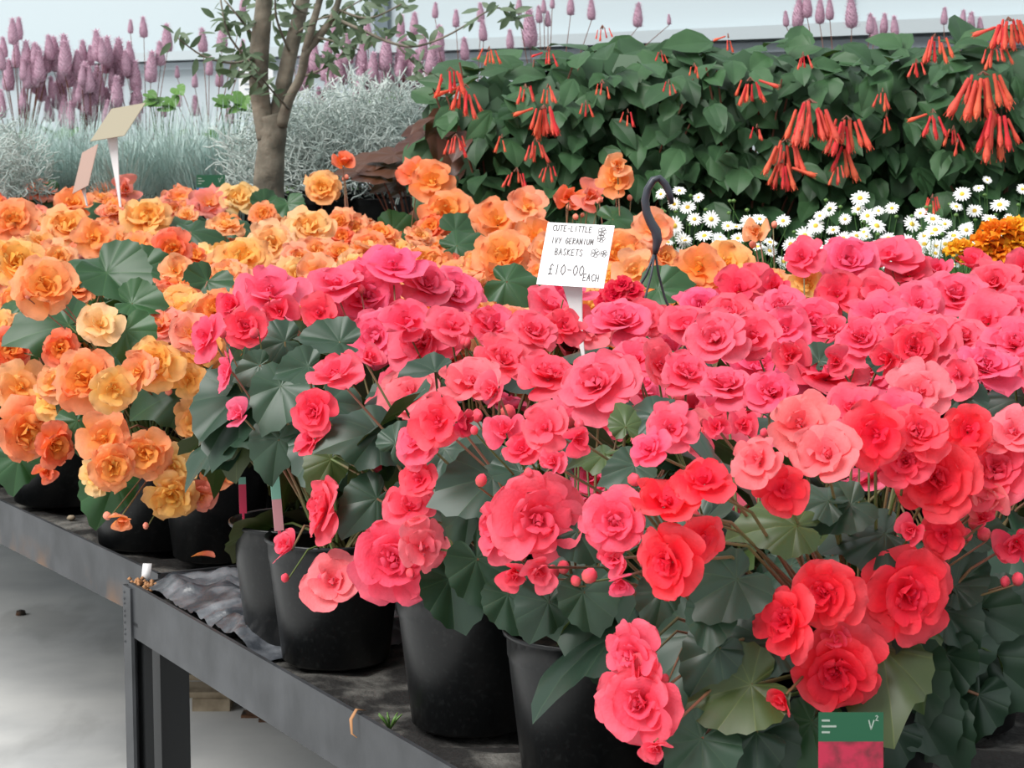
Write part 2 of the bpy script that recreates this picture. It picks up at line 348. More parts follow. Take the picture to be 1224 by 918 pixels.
# crumpled polythene at the bench joint
def crump(u, v, q):
    e = min(1, 6 * min(u, 1 - u, v + .1, 1 - v)); k = Vector((q.x, q.y, .3)); a = 1 - abs(noise.noise(k * 11)) * 2.2; b_ = 1 - abs(noise.noise(Vector((k.x * 20 + k.y * 14, k.y * 26 - k.x * 12, 2)))) * 2.2
    return e * (.018 + .012 * a + .008 * b_) + .022 * max(0, 1 - u * 5) * min(1, v * 8) 
    return .020 + .030 * (1 - abs(2 * v - 1)) * (1 - u * .6) + .012 * abs(noise.noise(Vector((q.x * 26, q.y * 26, 1)))) * 2
mb = MB(); mb.grid(rough_grid(90, 70, st(-.02, .012, DECK), UU * -.46, NN * .40, .004, 17, 8.1, crump), 90, 70)
tag(ob('plastic_sheet', mb.mesh('sheet', M_SHEET)), 'crumpled grey polythene sheet on the bench at the corner post', 'plastic sheet')

# ---------------------------------------------------------------- flower, leaf, bud, pot meshes
def petal_pts(L, a0, a1, W, cup, ruf, ph, r0=0.03, h0=0., nu=7, nv=5, lay=1.0, k=2.3, tipcurl=0):
    pts = []; g = []; r, h = r0, h0; pa = a0; v0 = 0
    for i in range(nu):
        v = i / (nu - 1); v = 1 - (1 - v) ** 1.55
        a = a0 + (a1 - a0) * v + tipcurl * v ** 4
        am = (a + pa) / 2; r += math.cos(am) * (v - v0) * L; h += math.sin(am) * (v - v0) * L; pa, v0 = a, v
        w = W * (v ** .62) * math.sqrt(max(0, 1 - (v * .992) ** 4.2)) * 1.06 if i else .02
        for j in range(nv):
            u = -1 + 2 * j / (nv - 1)
            off = cup * u * u * w + ruf * (math.sin(k * u * math.pi + ph) * (.5 + .5 * abs(u)) + 1.1 * math.sin(1.1 * u * math.pi + ph * 1.7)) * v ** 2
            sh = (1 - v) * 0 - .04 * u * u * v ** 3 * L
            pts.append(Vector((r - math.sin(a) * off + sh * math.cos(a), u * w, h + math.cos(a) * off + sh * math.sin(a)))); g.append(lay * (.35 + .65 * v))
    return pts, g
def add_petal(mb, az, tilt=(0, 0), nu=7, nv=5, **k):
    pts, g = petal_pts(nu=nu, nv=nv, **k); R = Matrix.Rotation(tilt[1], 3, 'Y') @ Matrix.Rotation(az, 3, 'Z') @ Matrix.Rotation(tilt[0], 3, 'X')
    mb.grid([R @ p for p in pts], nu, nv, g)
D = math.radians
def flower_layers(R_, ruf, kind):
    if kind == 'rose': ls = [(4, 1.0, 18, -4, .80, 1.0), (4, .88, 32, 8, .70, .92), (4, .70, 48, 26, .56, .76), (4, .50, 64, 50, .40, .56), (3, .35, 78, 76, .30, .38), (2, .24, 84, 108, .2, .2)]
    elif kind == 'open': ls = [(4, 1.0, 26, 2, .84, 1.0), (3, .78, 46, 24, .66, .85), (2, .5, 64, 50, .46, .55), (2, .3, 80, 95, .28, .25)]
    elif kind == 'cup': ls = [(2, 1.0, 50, 30, .80, 1.0), (3, .85, 68, 62, .58, .9), (3, .6, 76, 84, .4, .6)]
    elif kind == 'ruffle': ls = [(5, 1.0, 28, -10, .72, 1.0), (5, .84, 46, 8, .62, .85), (4, .64, 60, 30, .52, .6), (4, .44, 74, 55, .38, .35)]
    out = []
    off = R_.uniform(0, 6); lop = R_.uniform(-.28, .28)
    for li, (n, L, a0, a1, W, lay) in enumerate(ls):
        for i in range(n):
            az = off + 2 * math.pi * i / n + R_.uniform(-.15, .15)
            out.append((li, az, dict(tilt=(R_.uniform(-.3, .3), lop * (li / 3) + R_.uniform(-.10, .10)), L=L * R_.uniform(.82, 1.1), a0=D(a0 + R_.uniform(-6, 6)), a1=D(a1 + R_.uniform(-14, 10)), W=W * R_.uniform(.88, 1.1), cup=R_.uniform(.05, .32), ruf=ruf * R_.uniform(.5, 1.3), ph=R_.uniform(0, 6), k=R_.uniform(1.4, 2.6), r0=.03, h0=.03 * (li), lay=lay, tipcurl=D(R_.uniform(-25, 8)))))
        off += math.pi / n + R_.uniform(-.2, .2)
    return out
def mk_flower(seed, kind, ruf, m):
    R_ = random.Random(seed); L = flower_layers(R_, ruf, kind); mb = MB(); core = MB(); outs = []
    for li, az, k in L:
        add_petal(mb, az, **k)
        if li <= (1 if kind in ('rose', 'ruffle') else 0):
            q = MB(); add_petal(q, az, nu=9, nv=7, **k); outs.append(q.mesh('petal', m))
        else: add_petal(core, az, nu=8, nv=6, **k)
    cal = [(0, -.16), (.07, -.12), (.09, -.02), (.05, .04)]
    return dict(full=mb.mesh('flower_' + kind, m), core=core.mesh('flower_core', m), petals=outs)
FP = {'rose': [mk_flower(i, 'rose', .05, M_PINK) for i in range(6)], 'open': [mk_flower(20 + i, 'open', .055, M_PINK) for i in range(4)], 'cup': [mk_flower(30 + i, 'cup', .04, M_PINK) for i in range(3)]}
FO = {'rose': [mk_flower(40 + i, 'ruffle', .11, M_ORG) for i in range(6)], 'open': [mk_flower(60 + i, 'open', .11, M_ORG) for i in range(4)], 'cup': [mk_flower(70 + i, 'cup', .08, M_ORG) for i in range(3)]}
def mk_bud(m):
    mb = MB(); n = 8; prof = [(.02, 0), (.30, .12), (.48, .4), (.46, .7), (.28, .95), (.02, 1.08)]
    pts = []; g = []
    for i, (r, z) in enumerate(prof):
        for j in range(n):
            t = 2 * math.pi * j / n; q = 1 + .06 * math.cos(2 * t); pts.append((r * q * math.cos(t), r / q * .8 * math.sin(t), z)); g.append(i / 5)
    mb.grid(pts, len(prof), n, g, wrap=True); return mb.mesh('bud', m)
BUD = mk_bud(M_BUD)
def mk_leaf(name, outline, m, asym=1.12, fold=.18, droop=.25, wav=.03, teeth=.022, n=30, seed=0, rings=(.3, .6, .85, 1)):
    R_ = random.Random(seed); angs = [(-math.pi + 2 * math.pi * i / n) for i in range(n)]
    def rad(th):
        d = abs(math.degrees(th)); xs = outline
        for (a, ra), (b, rb) in zip(xs, xs[1:]):
            if a <= d <= b: t = (d - a) / (b - a); r = ra + (rb - ra) * t; break
        return r * (asym if th > 0 else 1 / asym)
    def Z(x, y, th, r):
        return fold * abs(y) * (1 - .3 * x) - droop * (x * x if x > 0 else x * x * .6) - droop * .9 * y * y + wav * math.cos(th * 6 + seed) * r * r
    v = [(0, 0, 0)]; f = []
    ph = [R_.uniform(-.4, 1) for _ in range(n)]
    for k, q in enumerate(rings):
        for i, th in enumerate(angs):
            r = rad(th) * q * (1 + (teeth * (1 if i % 2 else -1) + .015 * ph[i]) * (q > .9))
            x, y = r * math.cos(th), r * math.sin(th); v.append((x, y, Z(x, y, th, q)))
    for i in range(n):
        if i == 0: pass
        f.append((0, 1 + i, 1 + (i + 1) % n))
        for k in range(len(rings) - 1):
            b = 1 + k * n; f.append((b + i, b + n + i, b + n + (i + 1) % n, b + (i + 1) % n))
    me = bpy.data.meshes.new(name); me.from_pydata(v, [], f); me.materials.append(m); me.polygons.foreach_set('use_smooth', [True] * len(f))
    uv = me.uv_layers.new(name='UVMap'); dat = []
    for l in me.loops: dat += [v[l.vertex_index][0], v[l.vertex_index][1]]
    uv.data.foreach_set('uv', dat); me.update(); return me
BEG = [(0, .86), (14, .74), (35, .64), (60, .57), (90, .52), (120, .50), (145, .44), (165, .34), (180, .08)]
def legs3(m): return [mk_leaf('begonia_leaf', BEG, m, 1.14, .30, .25, .035, .03, 36, 1), mk_leaf('begonia_leaf', BEG, m, .88, .05, .50, .05, .03, 36, 2), mk_leaf('begonia_leaf', BEG, m, 1.1, .42, .10, .04, .03, 36, 3), mk_leaf('begonia_leaf', BEG, m, .92, -.15, .35, .07, .03, 36, 4)]
LP, LO, LR = legs3(M_LEAF), legs3(M_LEAFO), legs3(M_LEAFR)
OVA = [(0, 1.0), (8, .86), (20, .62), (40, .42), (70, .30), (110, .24), (150, .16), (180, .10)]
def oval_leaf(name, m, W, pw, fold, droop, wav, nu=8, nv=5, seed=0):
    R_ = random.Random(seed); v = []; f = []; uvs = []; ph = R_.uniform(0, 6)
    for i in range(nu):
        t = i / (nu - 1); w = W * math.sin(math.pi * max(0, min(1, t)) ** pw) ** .8 if 0 < i < nu - 1 else .006
        for j in range(nv):
            u = -1 + 2 * j / (nv - 1); y = u * w * (1 + (.05 if i % 2 else -.04) * (abs(u) == 1))
            v.append((t, y, fold * abs(y) - droop * t * t + wav * math.sin(t * 9 + ph + u) * abs(u))); uvs.append((t - .02, y))
    for i in range(nu - 1):
        for j in range(nv - 1): f.append((i * nv + j, (i + 1) * nv + j, (i + 1) * nv + j + 1, i * nv + j + 1))
    me = bpy.data.meshes.new(name); me.from_pydata(v, [], f); me.materials.append(m); me.polygons.foreach_set('use_smooth', [True] * len(f))
    uv = me.uv_layers.new(name='UVMap'); dat = []
    for l in me.loops: dat += list(uvs[l.vertex_index])
    uv.data.foreach_set('uv', dat); me.update(); return me
LF = [oval_leaf('fuchsia_leaf', M_FLEAF, .31, .85, f_, d_, .02, seed=i) for i, (f_, d_) in enumerate(((.3, .2), (.15, .4), (.45, .1), (.0, .3)))]
LFD = [oval_leaf('fuchsia_leaf', M_DLEAF, .31, .85, .25, .3, .02, seed=9)]
LG = [mk_leaf('round_leaf', BEG, M_GLEAF, 1.0, .2, .2, .03, .01, 18, 2, (.5, 1))]
LD = [mk_leaf('burgundy_leaf', BEG, M_DLEAF, 1.0, .1, .2, .03, .03, 22, 2, (.5, 1))]
OLV = [(0, 1.0), (4, .9), (10, .7), (20, .42), (40, .24), (90, .15), (140, .12), (180, .08)]
LOL = [oval_leaf('olive_leaf', M_OLEAF, .17, .95, .2, d_, 0, 6, 3, i) for i, d_ in enumerate((.1, .25))]

def pot_mesh(rt, rb, h, lip=.028):
    mb = MB(); mb.lathe([(0, .003), (rb * .8, .003), (rb * .93, 0), (rb, .004), (rb + (rt - rb) * .80, h - lip - .004), (rt * .975, h - lip), (rt * .985, h - .006), (rt * 1.03, h - .005), (rt * 1.035, h - .001), (rt * 1.01, h), (rt * .965, h - .002), (rt * .95, h - .03), (rt * .9, h - .05)], 36)
    return mb.mesh('pot', M_POT)
def soil_mesh(r, z):
    mb = MB(); pts = []
    for i in range(5):
        for j in range(16):
            t = 2 * math.pi * j / 16; rr = r * i / 4; pts.append((rr * math.cos(t), rr * math.sin(t), z + .004 * noise.noise(Vector((rr * 60 * math.cos(t), rr * 60 * math.sin(t), 1)))))
    mb.grid(pts, 5, 16, wrap=True); return mb.mesh('soil', M_SOIL)
POT = pot_mesh(.086, .068, .16); SOIL = soil_mesh(.082, .135)
POTB = pot_mesh(.105, .088, .165); SOILB = soil_mesh(.1, .14)

# ---------------------------------------------------------------- canopy surface used to give each seen flower its depth
TOPZ = 1.155
def canopy(px, py, tface, sface, top=TOPZ, smax=9, tmax=9):
    d = ray(px, py); best = (top - CZ) / d.z if d.z < -1e-4 else 99
    den = d.dot(UU)
    if den > 0: best = min(best, (smax + A0.dot(UU)) / den)
    den = d.dot(NN)
    if den > 0: best = min(best, (tmax + A0.dot(NN)) / den)
    q = Vector((0, 0, 0)) - A0; den = d.dot(NN)
    if abs(den) > 1e-5:
        k = (tface - q.dot(NN)) / den
        if k > 0: best = max(best, k)
    den = d.dot(UU)
    if abs(den) > 1e-5:
        k = (sface - q.dot(UU)) / den
        if den > 0: best = max(best, k)
    return CAM + d * best

PINK = {'p': (.98, .12, .20), 'm': (.98, .15, .27), 'r': (.98, .035, .06), 'c': (.97, .075, .13), 'l': (.99, .22, .25), 'd': (.62, .015, .05)}
ORG = {'o': (.97, .33, .12), 'y': (.98, .52, .17), 'c': (.98, .64, .30), 'r': (.94, .17, .07), 'a': (.98, .44, .22), 'k': (.96, .32, .22)}

class Plant:
    def __init__(s, loc, kind, label, group, pot=POT, soil=SOIL, cat='potted plant', name='potted_begonia', rim=.15):
        s.root = tag(ob(name, None, None, loc), label, cat, group); s.loc = Vector(loc); s.kind = kind; s.rim = rim
        if pot: ob('pot', pot, s.root)
        if soil: ob('soil', soil, s.root)
        s.stems = MB()
    def stem(s, p, r=.0025, r1=None):      # local end point
        p = Vector(p); b = Vector((U(-.02, .02), U(-.02, .02), s.rim - .02)); m = b.lerp(p, .5) + Vector((0, 0, .25 * math.hypot(p.x, p.y)))
        s.stems.tube([b, b.lerp(m, .6), m.lerp(p, .4), p], [r * 1.3, r * 1.1, r * .85, r * .7], 5, cap=False)
    def flower(s, p, axis, dia, kind='rose', col=(.9, .1, .15), spin=None, split=False):
        p = Vector(p) - s.loc; axis = Vector(axis).normalized(); lib = (FP if s.kind == 'p' else FO)[kind]; f = rnd.choice(lib)
        R = frame(axis, None, U(0, 6.28) if spin is None else spin); r = dia / 2
        j = U(.9, 1.1); col = (min(1, col[0]), col[1] * j, col[2] * U(.88, 1.12))
        base = p - axis * r * .25
        if split:
            o = ob('flower', f['core'], s.root, M=TRS(base, R, r), color=col)
            for q in f['petals']: ob('petal', q, o, color=col)
        else: o = ob('flower', f['full'], s.root, M=TRS(base, R, r), color=col)
        s.stem(base - axis * r * .05 - Vector((0, 0, .0)), .0018)
        return o
    def bud(s, p, axis, L, col):
        p = Vector(p) - s.loc; ob('bud', BUD, s.root, M=TRS(p, frame(axis), L), color=col); s.stem(p, .0014)
    def leaf(s, base, tip, normal, L, lib, wid=1):
        base = Vector(base) - s.loc; ob('leaf', rnd.choice(lib), s.root, M=TRS(base, frame(normal, tip), (L, L * wid, L))); s.stem(base, .0022)
    def done(s, m=M_STEM):
        if s.stems.v: tag(ob('stems', s.stems.mesh('stems', m), s.root), kind='stuff')

HERO_PIX = []          # places on the canopy already taken by an individually placed flower or leaf
def cam_axis(p, yaw, elev):
    a = math.atan2(-p.x, -p.y) * 0
    h = Vector((-p.x, -p.y, 0)).normalized(); h = Matrix.Rotation(D(yaw), 3, 'Z') @ h
    return h * math.cos(D(elev)) + Vector((0, 0, math.sin(D(elev))))

ORD = ['first', 'second', 'third', 'fourth', 'fifth', 'sixth', 'seventh', 'eighth', 'ninth', 'tenth', 'eleventh', 'twelfth', 'thirteenth', 'fourteenth', 'fifteenth', 'sixteenth', 'seventeenth', 'eighteenth']
plants = []            # (Plant, s, t)
def add_begonia(kind, s, t, label, group, pot=POT, soil=SOIL):
    p = st(s, t, DECK + .004); P_ = Plant(p, kind, label, group, pot, soil); plants.append((P_, s, t)); return P_

# pink: hand placed pots of the front row, then rows behind
edge = [(-.40, .10, 'pink begonia nearest the corner post, tall empty-rimmed black pot with red label'),
        (-.52, .10, 'pink begonia with a faded green and pink label standing at its pot rim'),
        (-.86, .115, 'pink begonia in black pot below the ruffled pink rose bloom at rail'),
        (-1.10, .125, 'pink begonia in black pot under the large round bloom facing the camera'),
        (-1.27, .20, 'pink begonia whose long frilly bloom hangs beside its black pot'),
        (-1.38, .25, 'red begonia with four big blooms and green picture label, nearest the camera')]
for s, t, l in edge: add_begonia('p', s, t, l, 'pink begonias on the near bench')
row = 1
for t in (.36, .60, .84, 1.08, 1.32, 1.56, 1.78):
    s = -.13 - .06 * (row % 2); n = 0
    while s > -1.45:
        if t == .36 and s < -1.15: break
        q = st(s + U(-.02, .02), t + U(-.02, .02)); x, y, d = proj(Vector((q.x, q.y, 1.1)))
        if x < 1224 + 150 and d > 2.38:
            add_begonia('p', *to_st(q), 'pink begonia, %s row in from the front rail, %s plant from the bench joint' % (ORD[row], ORD[n]), 'pink begonias on the near bench')
        n += 1; s -= .245
    row += 1
n_p = len(plants)
# orange
oedge = [(.15, .20, 'orange begonia in narrow black pot behind the tall empty-rimmed pot'), (.30, .15, 'orange begonia spilling over a wide black pot beside the bench joint'), (.74, .14, 'orange begonia in a black pot second along the rusty rail')]
for i, (s, t, l) in enumerate(oedge): add_begonia('o', s, t, l, 'orange begonias on the far bench', POTB if i else POT, SOILB if i else SOIL)
row = 0
for t in (.12, .37, .62, .87, 1.11, 1.33):
    s = .14 + .08 * (row % 2) if row else 1.05; n = 0
    while s < 4.45:
        q = st(s + U(-.025, .025), t + U(-.02, .02) - .05 * s * (1 - t)); x, y, d = proj(Vector((q.x, q.y, 1.1)))
        if -110 < x < 1330:
            add_begonia('o', *to_st(q), 'orange begonia, %s row in from the rusty rail, %s plant beyond the bench joint' % (ORD[row], ORD[n + (3 if row == 0 else 0)]), 'orange begonias on the far bench')
        n += 1; s += .27
    row += 1

def nearest(p, kind):
    best = None
    for P_, s, t in plants:
        if P_.kind != kind: continue
        d = (Vector((p.x, p.y)) - Vector((P_.loc.x, P_.loc.y))).length
        if best is None or d < best[0]: best = (d, P_)
    return best[1]

# flowers seen one by one: x, y, width in the photograph; turn, tilt; form; tint
HP = [(325,345,92,10,55,'open','m'),(438,350,95,5,30,'rose','m'),(400,335,70,-20,65,'open','m'),(292,388,48,-5,15,'rose','c'),(246,398,55,-60,20,'open','p'),(278,362,44,-30,20,'cup','c'),(334,368,46,0,10,'cup','c'),(382,370,44,-10,20,'open','c'),
(486,380,60,10,50,'open','p'),(270,440,48,-80,10,'open','m'),(402,440,66,-30,60,'open','p'),(440,425,44,30,40,'cup','p'),(376,487,50,-20,10,'rose','c'),(286,492,40,-40,30,'cup','m'),
(540,385,56,20,50,'open','p'),(582,385,50,30,40,'open','p'),(470,312,70,0,60,'open','m'),(510,335,70,20,45,'rose','m'),(545,345,66,30,45,'rose','m'),(595,385,66,20,55,'open','p'),(640,392,60,30,50,'rose','p'),(675,385,48,30,40,'open','c'),
(600,425,84,0,55,'rose','p'),(560,450,80,-10,50,'open','l'),(655,442,74,0,60,'rose','p'),(713,455,98,-18,38,'rose','m'),(590,462,46,-40,20,'cup','p'),(498,520,62,-50,15,'rose','p'),(522,500,60,-20,20,'open','c'),(552,500,44,60,0,'cup','d'),
(604,510,54,-10,30,'cup','p'),(625,530,46,-20,40,'open','c'),(652,505,56,-20,20,'open','p'),(662,548,44,0,30,'cup','p'),(690,520,34,20,-10,'cup','c'),(742,380,70,0,55,'rose','m'),(772,375,54,20,45,'rose','p'),(790,430,52,40,20,'open','p'),(760,425,60,0,50,'open','p'),
(370,520,46,-60,30,'open','c'),(384,605,72,-70,10,'rose','p'),(343,650,46,-60,30,'cup','p'),(396,690,70,-10,40,'open','l'),(470,665,104,-8,2,'rose','p'),(490,600,62,10,50,'open','p'),(500,568,44,-30,20,'open','c'),(505,648,60,30,10,'open','l'),
(645,612,112,8,12,'rose','p'),(592,628,78,-55,5,'rose','p'),(645,678,52,0,-20,'cup','p'),(615,680,46,-10,-25,'cup','c'),(735,618,80,-20,20,'rose','p'),(735,662,52,-20,10,'cup','p'),(742,690,34,0,-30,'cup','p'),(795,592,88,10,60,'open','r'),(842,568,66,0,55,'open','r'),
(800,668,90,-28,0,'rose','r'),(838,640,60,40,0,'open','r'),(755,775,84,-45,10,'rose','p'),(765,838,104,-25,0,'rose','p'),(782,888,48,0,-30,'cup','p'),
(802,505,58,0,30,'open','p'),(775,530,50,-40,40,'open','p'),(855,400,76,0,40,'rose','m'),(868,455,70,0,65,'rose','m'),(922,462,60,10,55,'rose','p'),(888,502,32,10,10,'cup','c'),(856,505,28,0,10,'cup','c'),(958,500,84,0,35,'open','l'),(985,535,90,-10,40,'open','l'),(905,545,60,-30,30,'open','l'),(935,580,60,10,20,'open','r'),
(1020,480,70,0,60,'open','p'),(1046,515,72,0,10,'open','r'),(1098,462,70,0,30,'open','l'),(1075,490,60,0,40,'open','p'),(1118,565,98,0,28,'rose','r'),(1158,510,60,10,20,'open','r'),(1190,555,100,0,30,'rose','p'),(1180,590,60,-10,0,'cup','l'),(1210,510,80,0,50,'open','l'),(1080,545,60,-20,30,'rose','c'),(1095,510,70,0,40,'rose','c'),
(1175,432,86,0,60,'rose','m'),(1145,445,50,-30,10,'open','p'),(1062,425,54,-20,10,'cup','c'),(1092,412,60,0,20,'rose','c'),(1000,428,40,0,10,'cup','c'),(945,420,50,0,10,'cup','c'),
(1083,703,118,12,8,'rose','r'),(985,705,88,-8,8,'rose','r'),(937,740,90,-45,5,'rose','r'),(1000,798,112,0,-4,'rose','r'),(1000,757,38,10,20,'cup','c'),(935,830,40,-40,-30,'cup','r'),(1128,634,50,0,10,'open','r'),(1090,628,34,-20,10,'cup','c'),(1215,645,66,0,-5,'cup','c'),(1175,615,36,0,60,'cup','c'),
(1015,308,84,0,40,'rose','m'),(1066,302,64,10,55,'open','m'),(1088,322,54,0,50,'open','p'),(960,303,46,-10,30,'open','p'),(925,340,44,0,20,'cup','c'),(1002,348,54,0,25,'open','c'),(1048,348,54,0,20,'open','p'),(1050,372,70,0,55,'open','p'),(1082,392,78,0,55,'rose','m'),(1112,402,64,0,30,'rose','p'),(1140,350,74,0,50,'rose','m'),(1190,335,70,0,50,'rose','p'),(1162,312,50,0,60,'cup','c'),(1182,378,70,0,40,'open','p'),(1212,405,80,0,60,'rose','m'),(1100,360,60,0,40,'open','m'),
(972,382,64,0,40,'rose','p'),(940,388,60,0,30,'open','m'),(935,362,56,0,50,'rose','m'),(900,398,64,0,40,'open','p'),(838,362,60,0,50,'rose','m'),(820,385,56,0,40,'open','p'),(882,342,56,0,30,'open','c'),(905,330,46,0,50,'open','p'),(870,370,60,0,45,'rose','p'),(820,440,60,0,50,'rose','p'),(1030,400,60,0,40,'rose','p'),(995,390,46,0,50,'cup','p'),(1150,400,60,0,50,'rose','m'),(1120,320,40,0,50,'cup','p'),(1215,365,60,0,40,'rose','m')]
HPL = [(326,476,84,245,20,0),(390,405,76,160,40,0),(328,412,60,200,10,0),(285,522,92,-95,10,2),(355,440,60,200,30,0),(432,520,100,200,30,0),(440,608,74,230,10,0),(505,445,70,190,60,0),(565,575,110,195,25,0),(578,690,108,-70,-5,0),(540,712,96,-85,-5,0),(612,728,84,-75,-8,0),(650,735,76,-110,-10,0),(700,725,80,-80,-10,0),(705,640,70,-20,10,0),
(862,702,100,215,25,0),(845,745,70,-100,20,0),(850,790,80,-120,10,0),(900,770,105,190,20,0),(872,825,120,195,15,2),(930,628,100,180,30,2),(1035,640,105,-175,40,0),(975,595,70,150,40,0),(1000,608,80,200,30,0),(1155,690,80,40,10,0),(1140,745,80,-60,10,0),(1195,800,110,-40,0,0),(1165,850,90,-100,0,0),
(770,500,70,180,30,0),(745,560,66,200,30,0),(880,880,110,-170,20,0),(825,900,100,-130,10,0),(1090,820,100,-80,0,0),(1120,880,100,-60,0,0),(920,890,80,-60,10,0),(985,425,46,60,30,0),(1060,440,50,-60,30,0),(965,400,46,100,30,0),(1160,480,60,-60,20,0),(1175,640,60,0,20,0),(710,545,60,200,50,2),(610,560,60,150,30,0),(560,620,70,-100,0,0),(480,520,60,60,20,0),(790,720,60,-100,10,0),(330,540,70,-100,0,0),(300,440,50,200,10,0),(1210,720,80,-20,10,0),(745,500,50,100,20,2),(390,560,60,-120,10,2),(1100,860,110,-60,0,0),(1060,890,100,-100,0,0),(1150,770,90,20,0,0),(1185,740,90,-30,0,0),(1210,800,90,-60,0,0),(960,880,90,-120,0,1),(1130,800,80,-90,0,0)]
HO = [(26,460,60,0,15,'open','y'),(34,512,72,5,0,'rose','o'),(72,412,42,0,20,'rose','r'),(12,415,52,0,10,'rose','r'),(120,385,50,0,30,'open','c'),(100,452,70,-20,10,'rose','o'),(136,462,54,10,0,'open','y'),(188,432,60,-10,20,'rose','y'),(165,440,50,-40,10,'open','a'),(126,520,60,0,20,'open','o'),(175,538,56,0,5,'rose','o'),(135,555,52,0,0,'rose','o'),
(208,555,50,0,0,'open','c'),(238,500,54,0,15,'rose','y'),(262,555,50,10,0,'open','o'),(110,568,44,-60,-10,'open','c'),(66,528,50,30,0,'rose','r'),(55,560,34,0,-10,'cup','r'),(205,590,56,0,-20,'rose','y'),(240,590,40,0,-20,'open','k'),(145,618,34,0,-30,'cup','o'),(225,450,40,0,10,'open','y'),(262,460,40,0,10,'open','c'),
(18,310,64,0,35,'rose','y'),(52,340,76,0,20,'rose','o'),(15,260,60,0,40,'rose','o'),(80,268,60,0,45,'rose','y'),(112,280,46,0,30,'open','o'),(175,258,68,0,40,'rose','y'),(205,295,46,0,20,'rose','r'),(48,225,50,0,60,'open','k'),(88,240,48,0,50,'open','o'),(150,225,44,0,10,'cup','k'),(285,235,64,0,45,'rose','c'),(385,222,42,0,35,'rose','y'),(370,270,66,0,45,'rose','c'),(325,290,60,0,30,'rose','c'),(290,305,60,0,40,'rose','y'),(250,240,60,0,50,'open','k'),
(535,250,60,0,30,'rose','o'),(595,262,64,0,45,'open','o'),(630,245,50,0,30,'open','a'),(600,305,66,0,30,'rose','o'),(640,280,50,0,30,'open','o'),(680,235,42,0,10,'cup','r'),(705,232,46,10,10,'cup','k'),(735,212,40,0,30,'open','o'),(738,195,36,0,10,'cup','a'),(740,300,60,0,30,'rose','o'),(760,320,50,0,20,'open','a'),(835,318,60,0,30,'open','o'),(870,312,60,0,30,'open','y'),(905,275,40,-20,10,'cup','a'),(965,335,40,0,30,'open','y'),(710,370,56,0,20,'rose','y'),(660,360,40,0,20,'open','a'),(780,270,50,0,30,'open','a'),(500,205,46,0,50,'open','r'),(515,215,50,0,30,'open','o'),(410,192,34,0,60,'cup','r'),(230,395,50,0,30,'open','k'),(210,320,40,0,30,'open','a'),(1120,335,36,0,30,'open','c')]
HOL = [(140,338,95,-60,35,1),(105,320,70,150,40,1),(60,392,100,-160,20,1),(240,347,66,-120,20,1),(182,325,60,-20,20,1),(205,470,108,205,15,1),(242,278,66,-10,40,1),(205,272,50,200,40,1),(48,236,50,-150,20,1),(152,410,70,-90,10,1),(30,410,50,-60,10,1),(132,590,76,-110,0,1),(95,515,56,-80,0,1),(560,290,66,20,30,1),(480,275,50,20,30,1),(620,340,70,-20,20,1),(800,345,60,0,20,1),(745,260,60,20,30,1),(555,275,50,20,30,1),(110,250,40,60,30,1),(320,240,36,60,30,1),(345,250,40,-80,30,1),(20,560,60,-100,0,1),(170,365,60,-20,30,1),(290,270,40,0,40,1)]

def tintbuds(P_, p, n, col):
    for _ in range(n): P_.bud(p + Vector((U(-.04, .04), U(-.04, .04), U(-.05, .01))), (U(-.5, .5), U(-.7, .2), U(-.2, 1)), U(.009, .016), col)

def place_heroes(flowers, leaves, kind):
    tf, sf, top, sm, tm = ((-.035, -1.5, TOPZ, -.02, 1.85) if kind == 'p' else (-.02, -.02, TOPZ + .01, 4.3, 1.36))
    for (x, y, w, yaw, el, form, c) in flowers:
        p = canopy(x, y, tf, sf, top, sm, tm); ax = cam_axis(p, yaw, el); dep = proj(p)[2]
        dia = min(.115, max(.03, w * dep / F))
        P_ = nearest(p, kind); cols = PINK if kind == 'p' else ORG
        P_.flower(p + Vector((0, 0, -.004)), ax, dia * (1.08 if w > 75 else 1.18), form, cols[c], split=(dep < 2.9 and w >= 40))
        HERO_PIX.append((x, y, w * .5, kind))
        if rnd.random() < .3: tintbuds(P_, p - ax * .03, 2, PINK['c'] if kind == 'p' else ORG['k'])
    for (x, y, w, ang, el, lib) in leaves:
        p = canopy(x, y, tf + .04, sf + .04, top - .03, sm, tm); dep = proj(p)[2]; L = w * dep / F
        n = cam_axis(p, U(-15, 15), el + 12); sc = Vector((math.cos(D(ang)), 0, math.sin(D(ang)))); tip = (sc - n * sc.dot(n)).normalized()
        P_ = nearest(p, kind); P_.leaf(p - tip * L * .22, tip, n, L * .86, (LP, LO, LR)[lib])
        HERO_PIX.append((x, y, w * .42, kind))
place_heroes(HP, HPL, 'p'); place_heroes(HO, HOL, 'o')

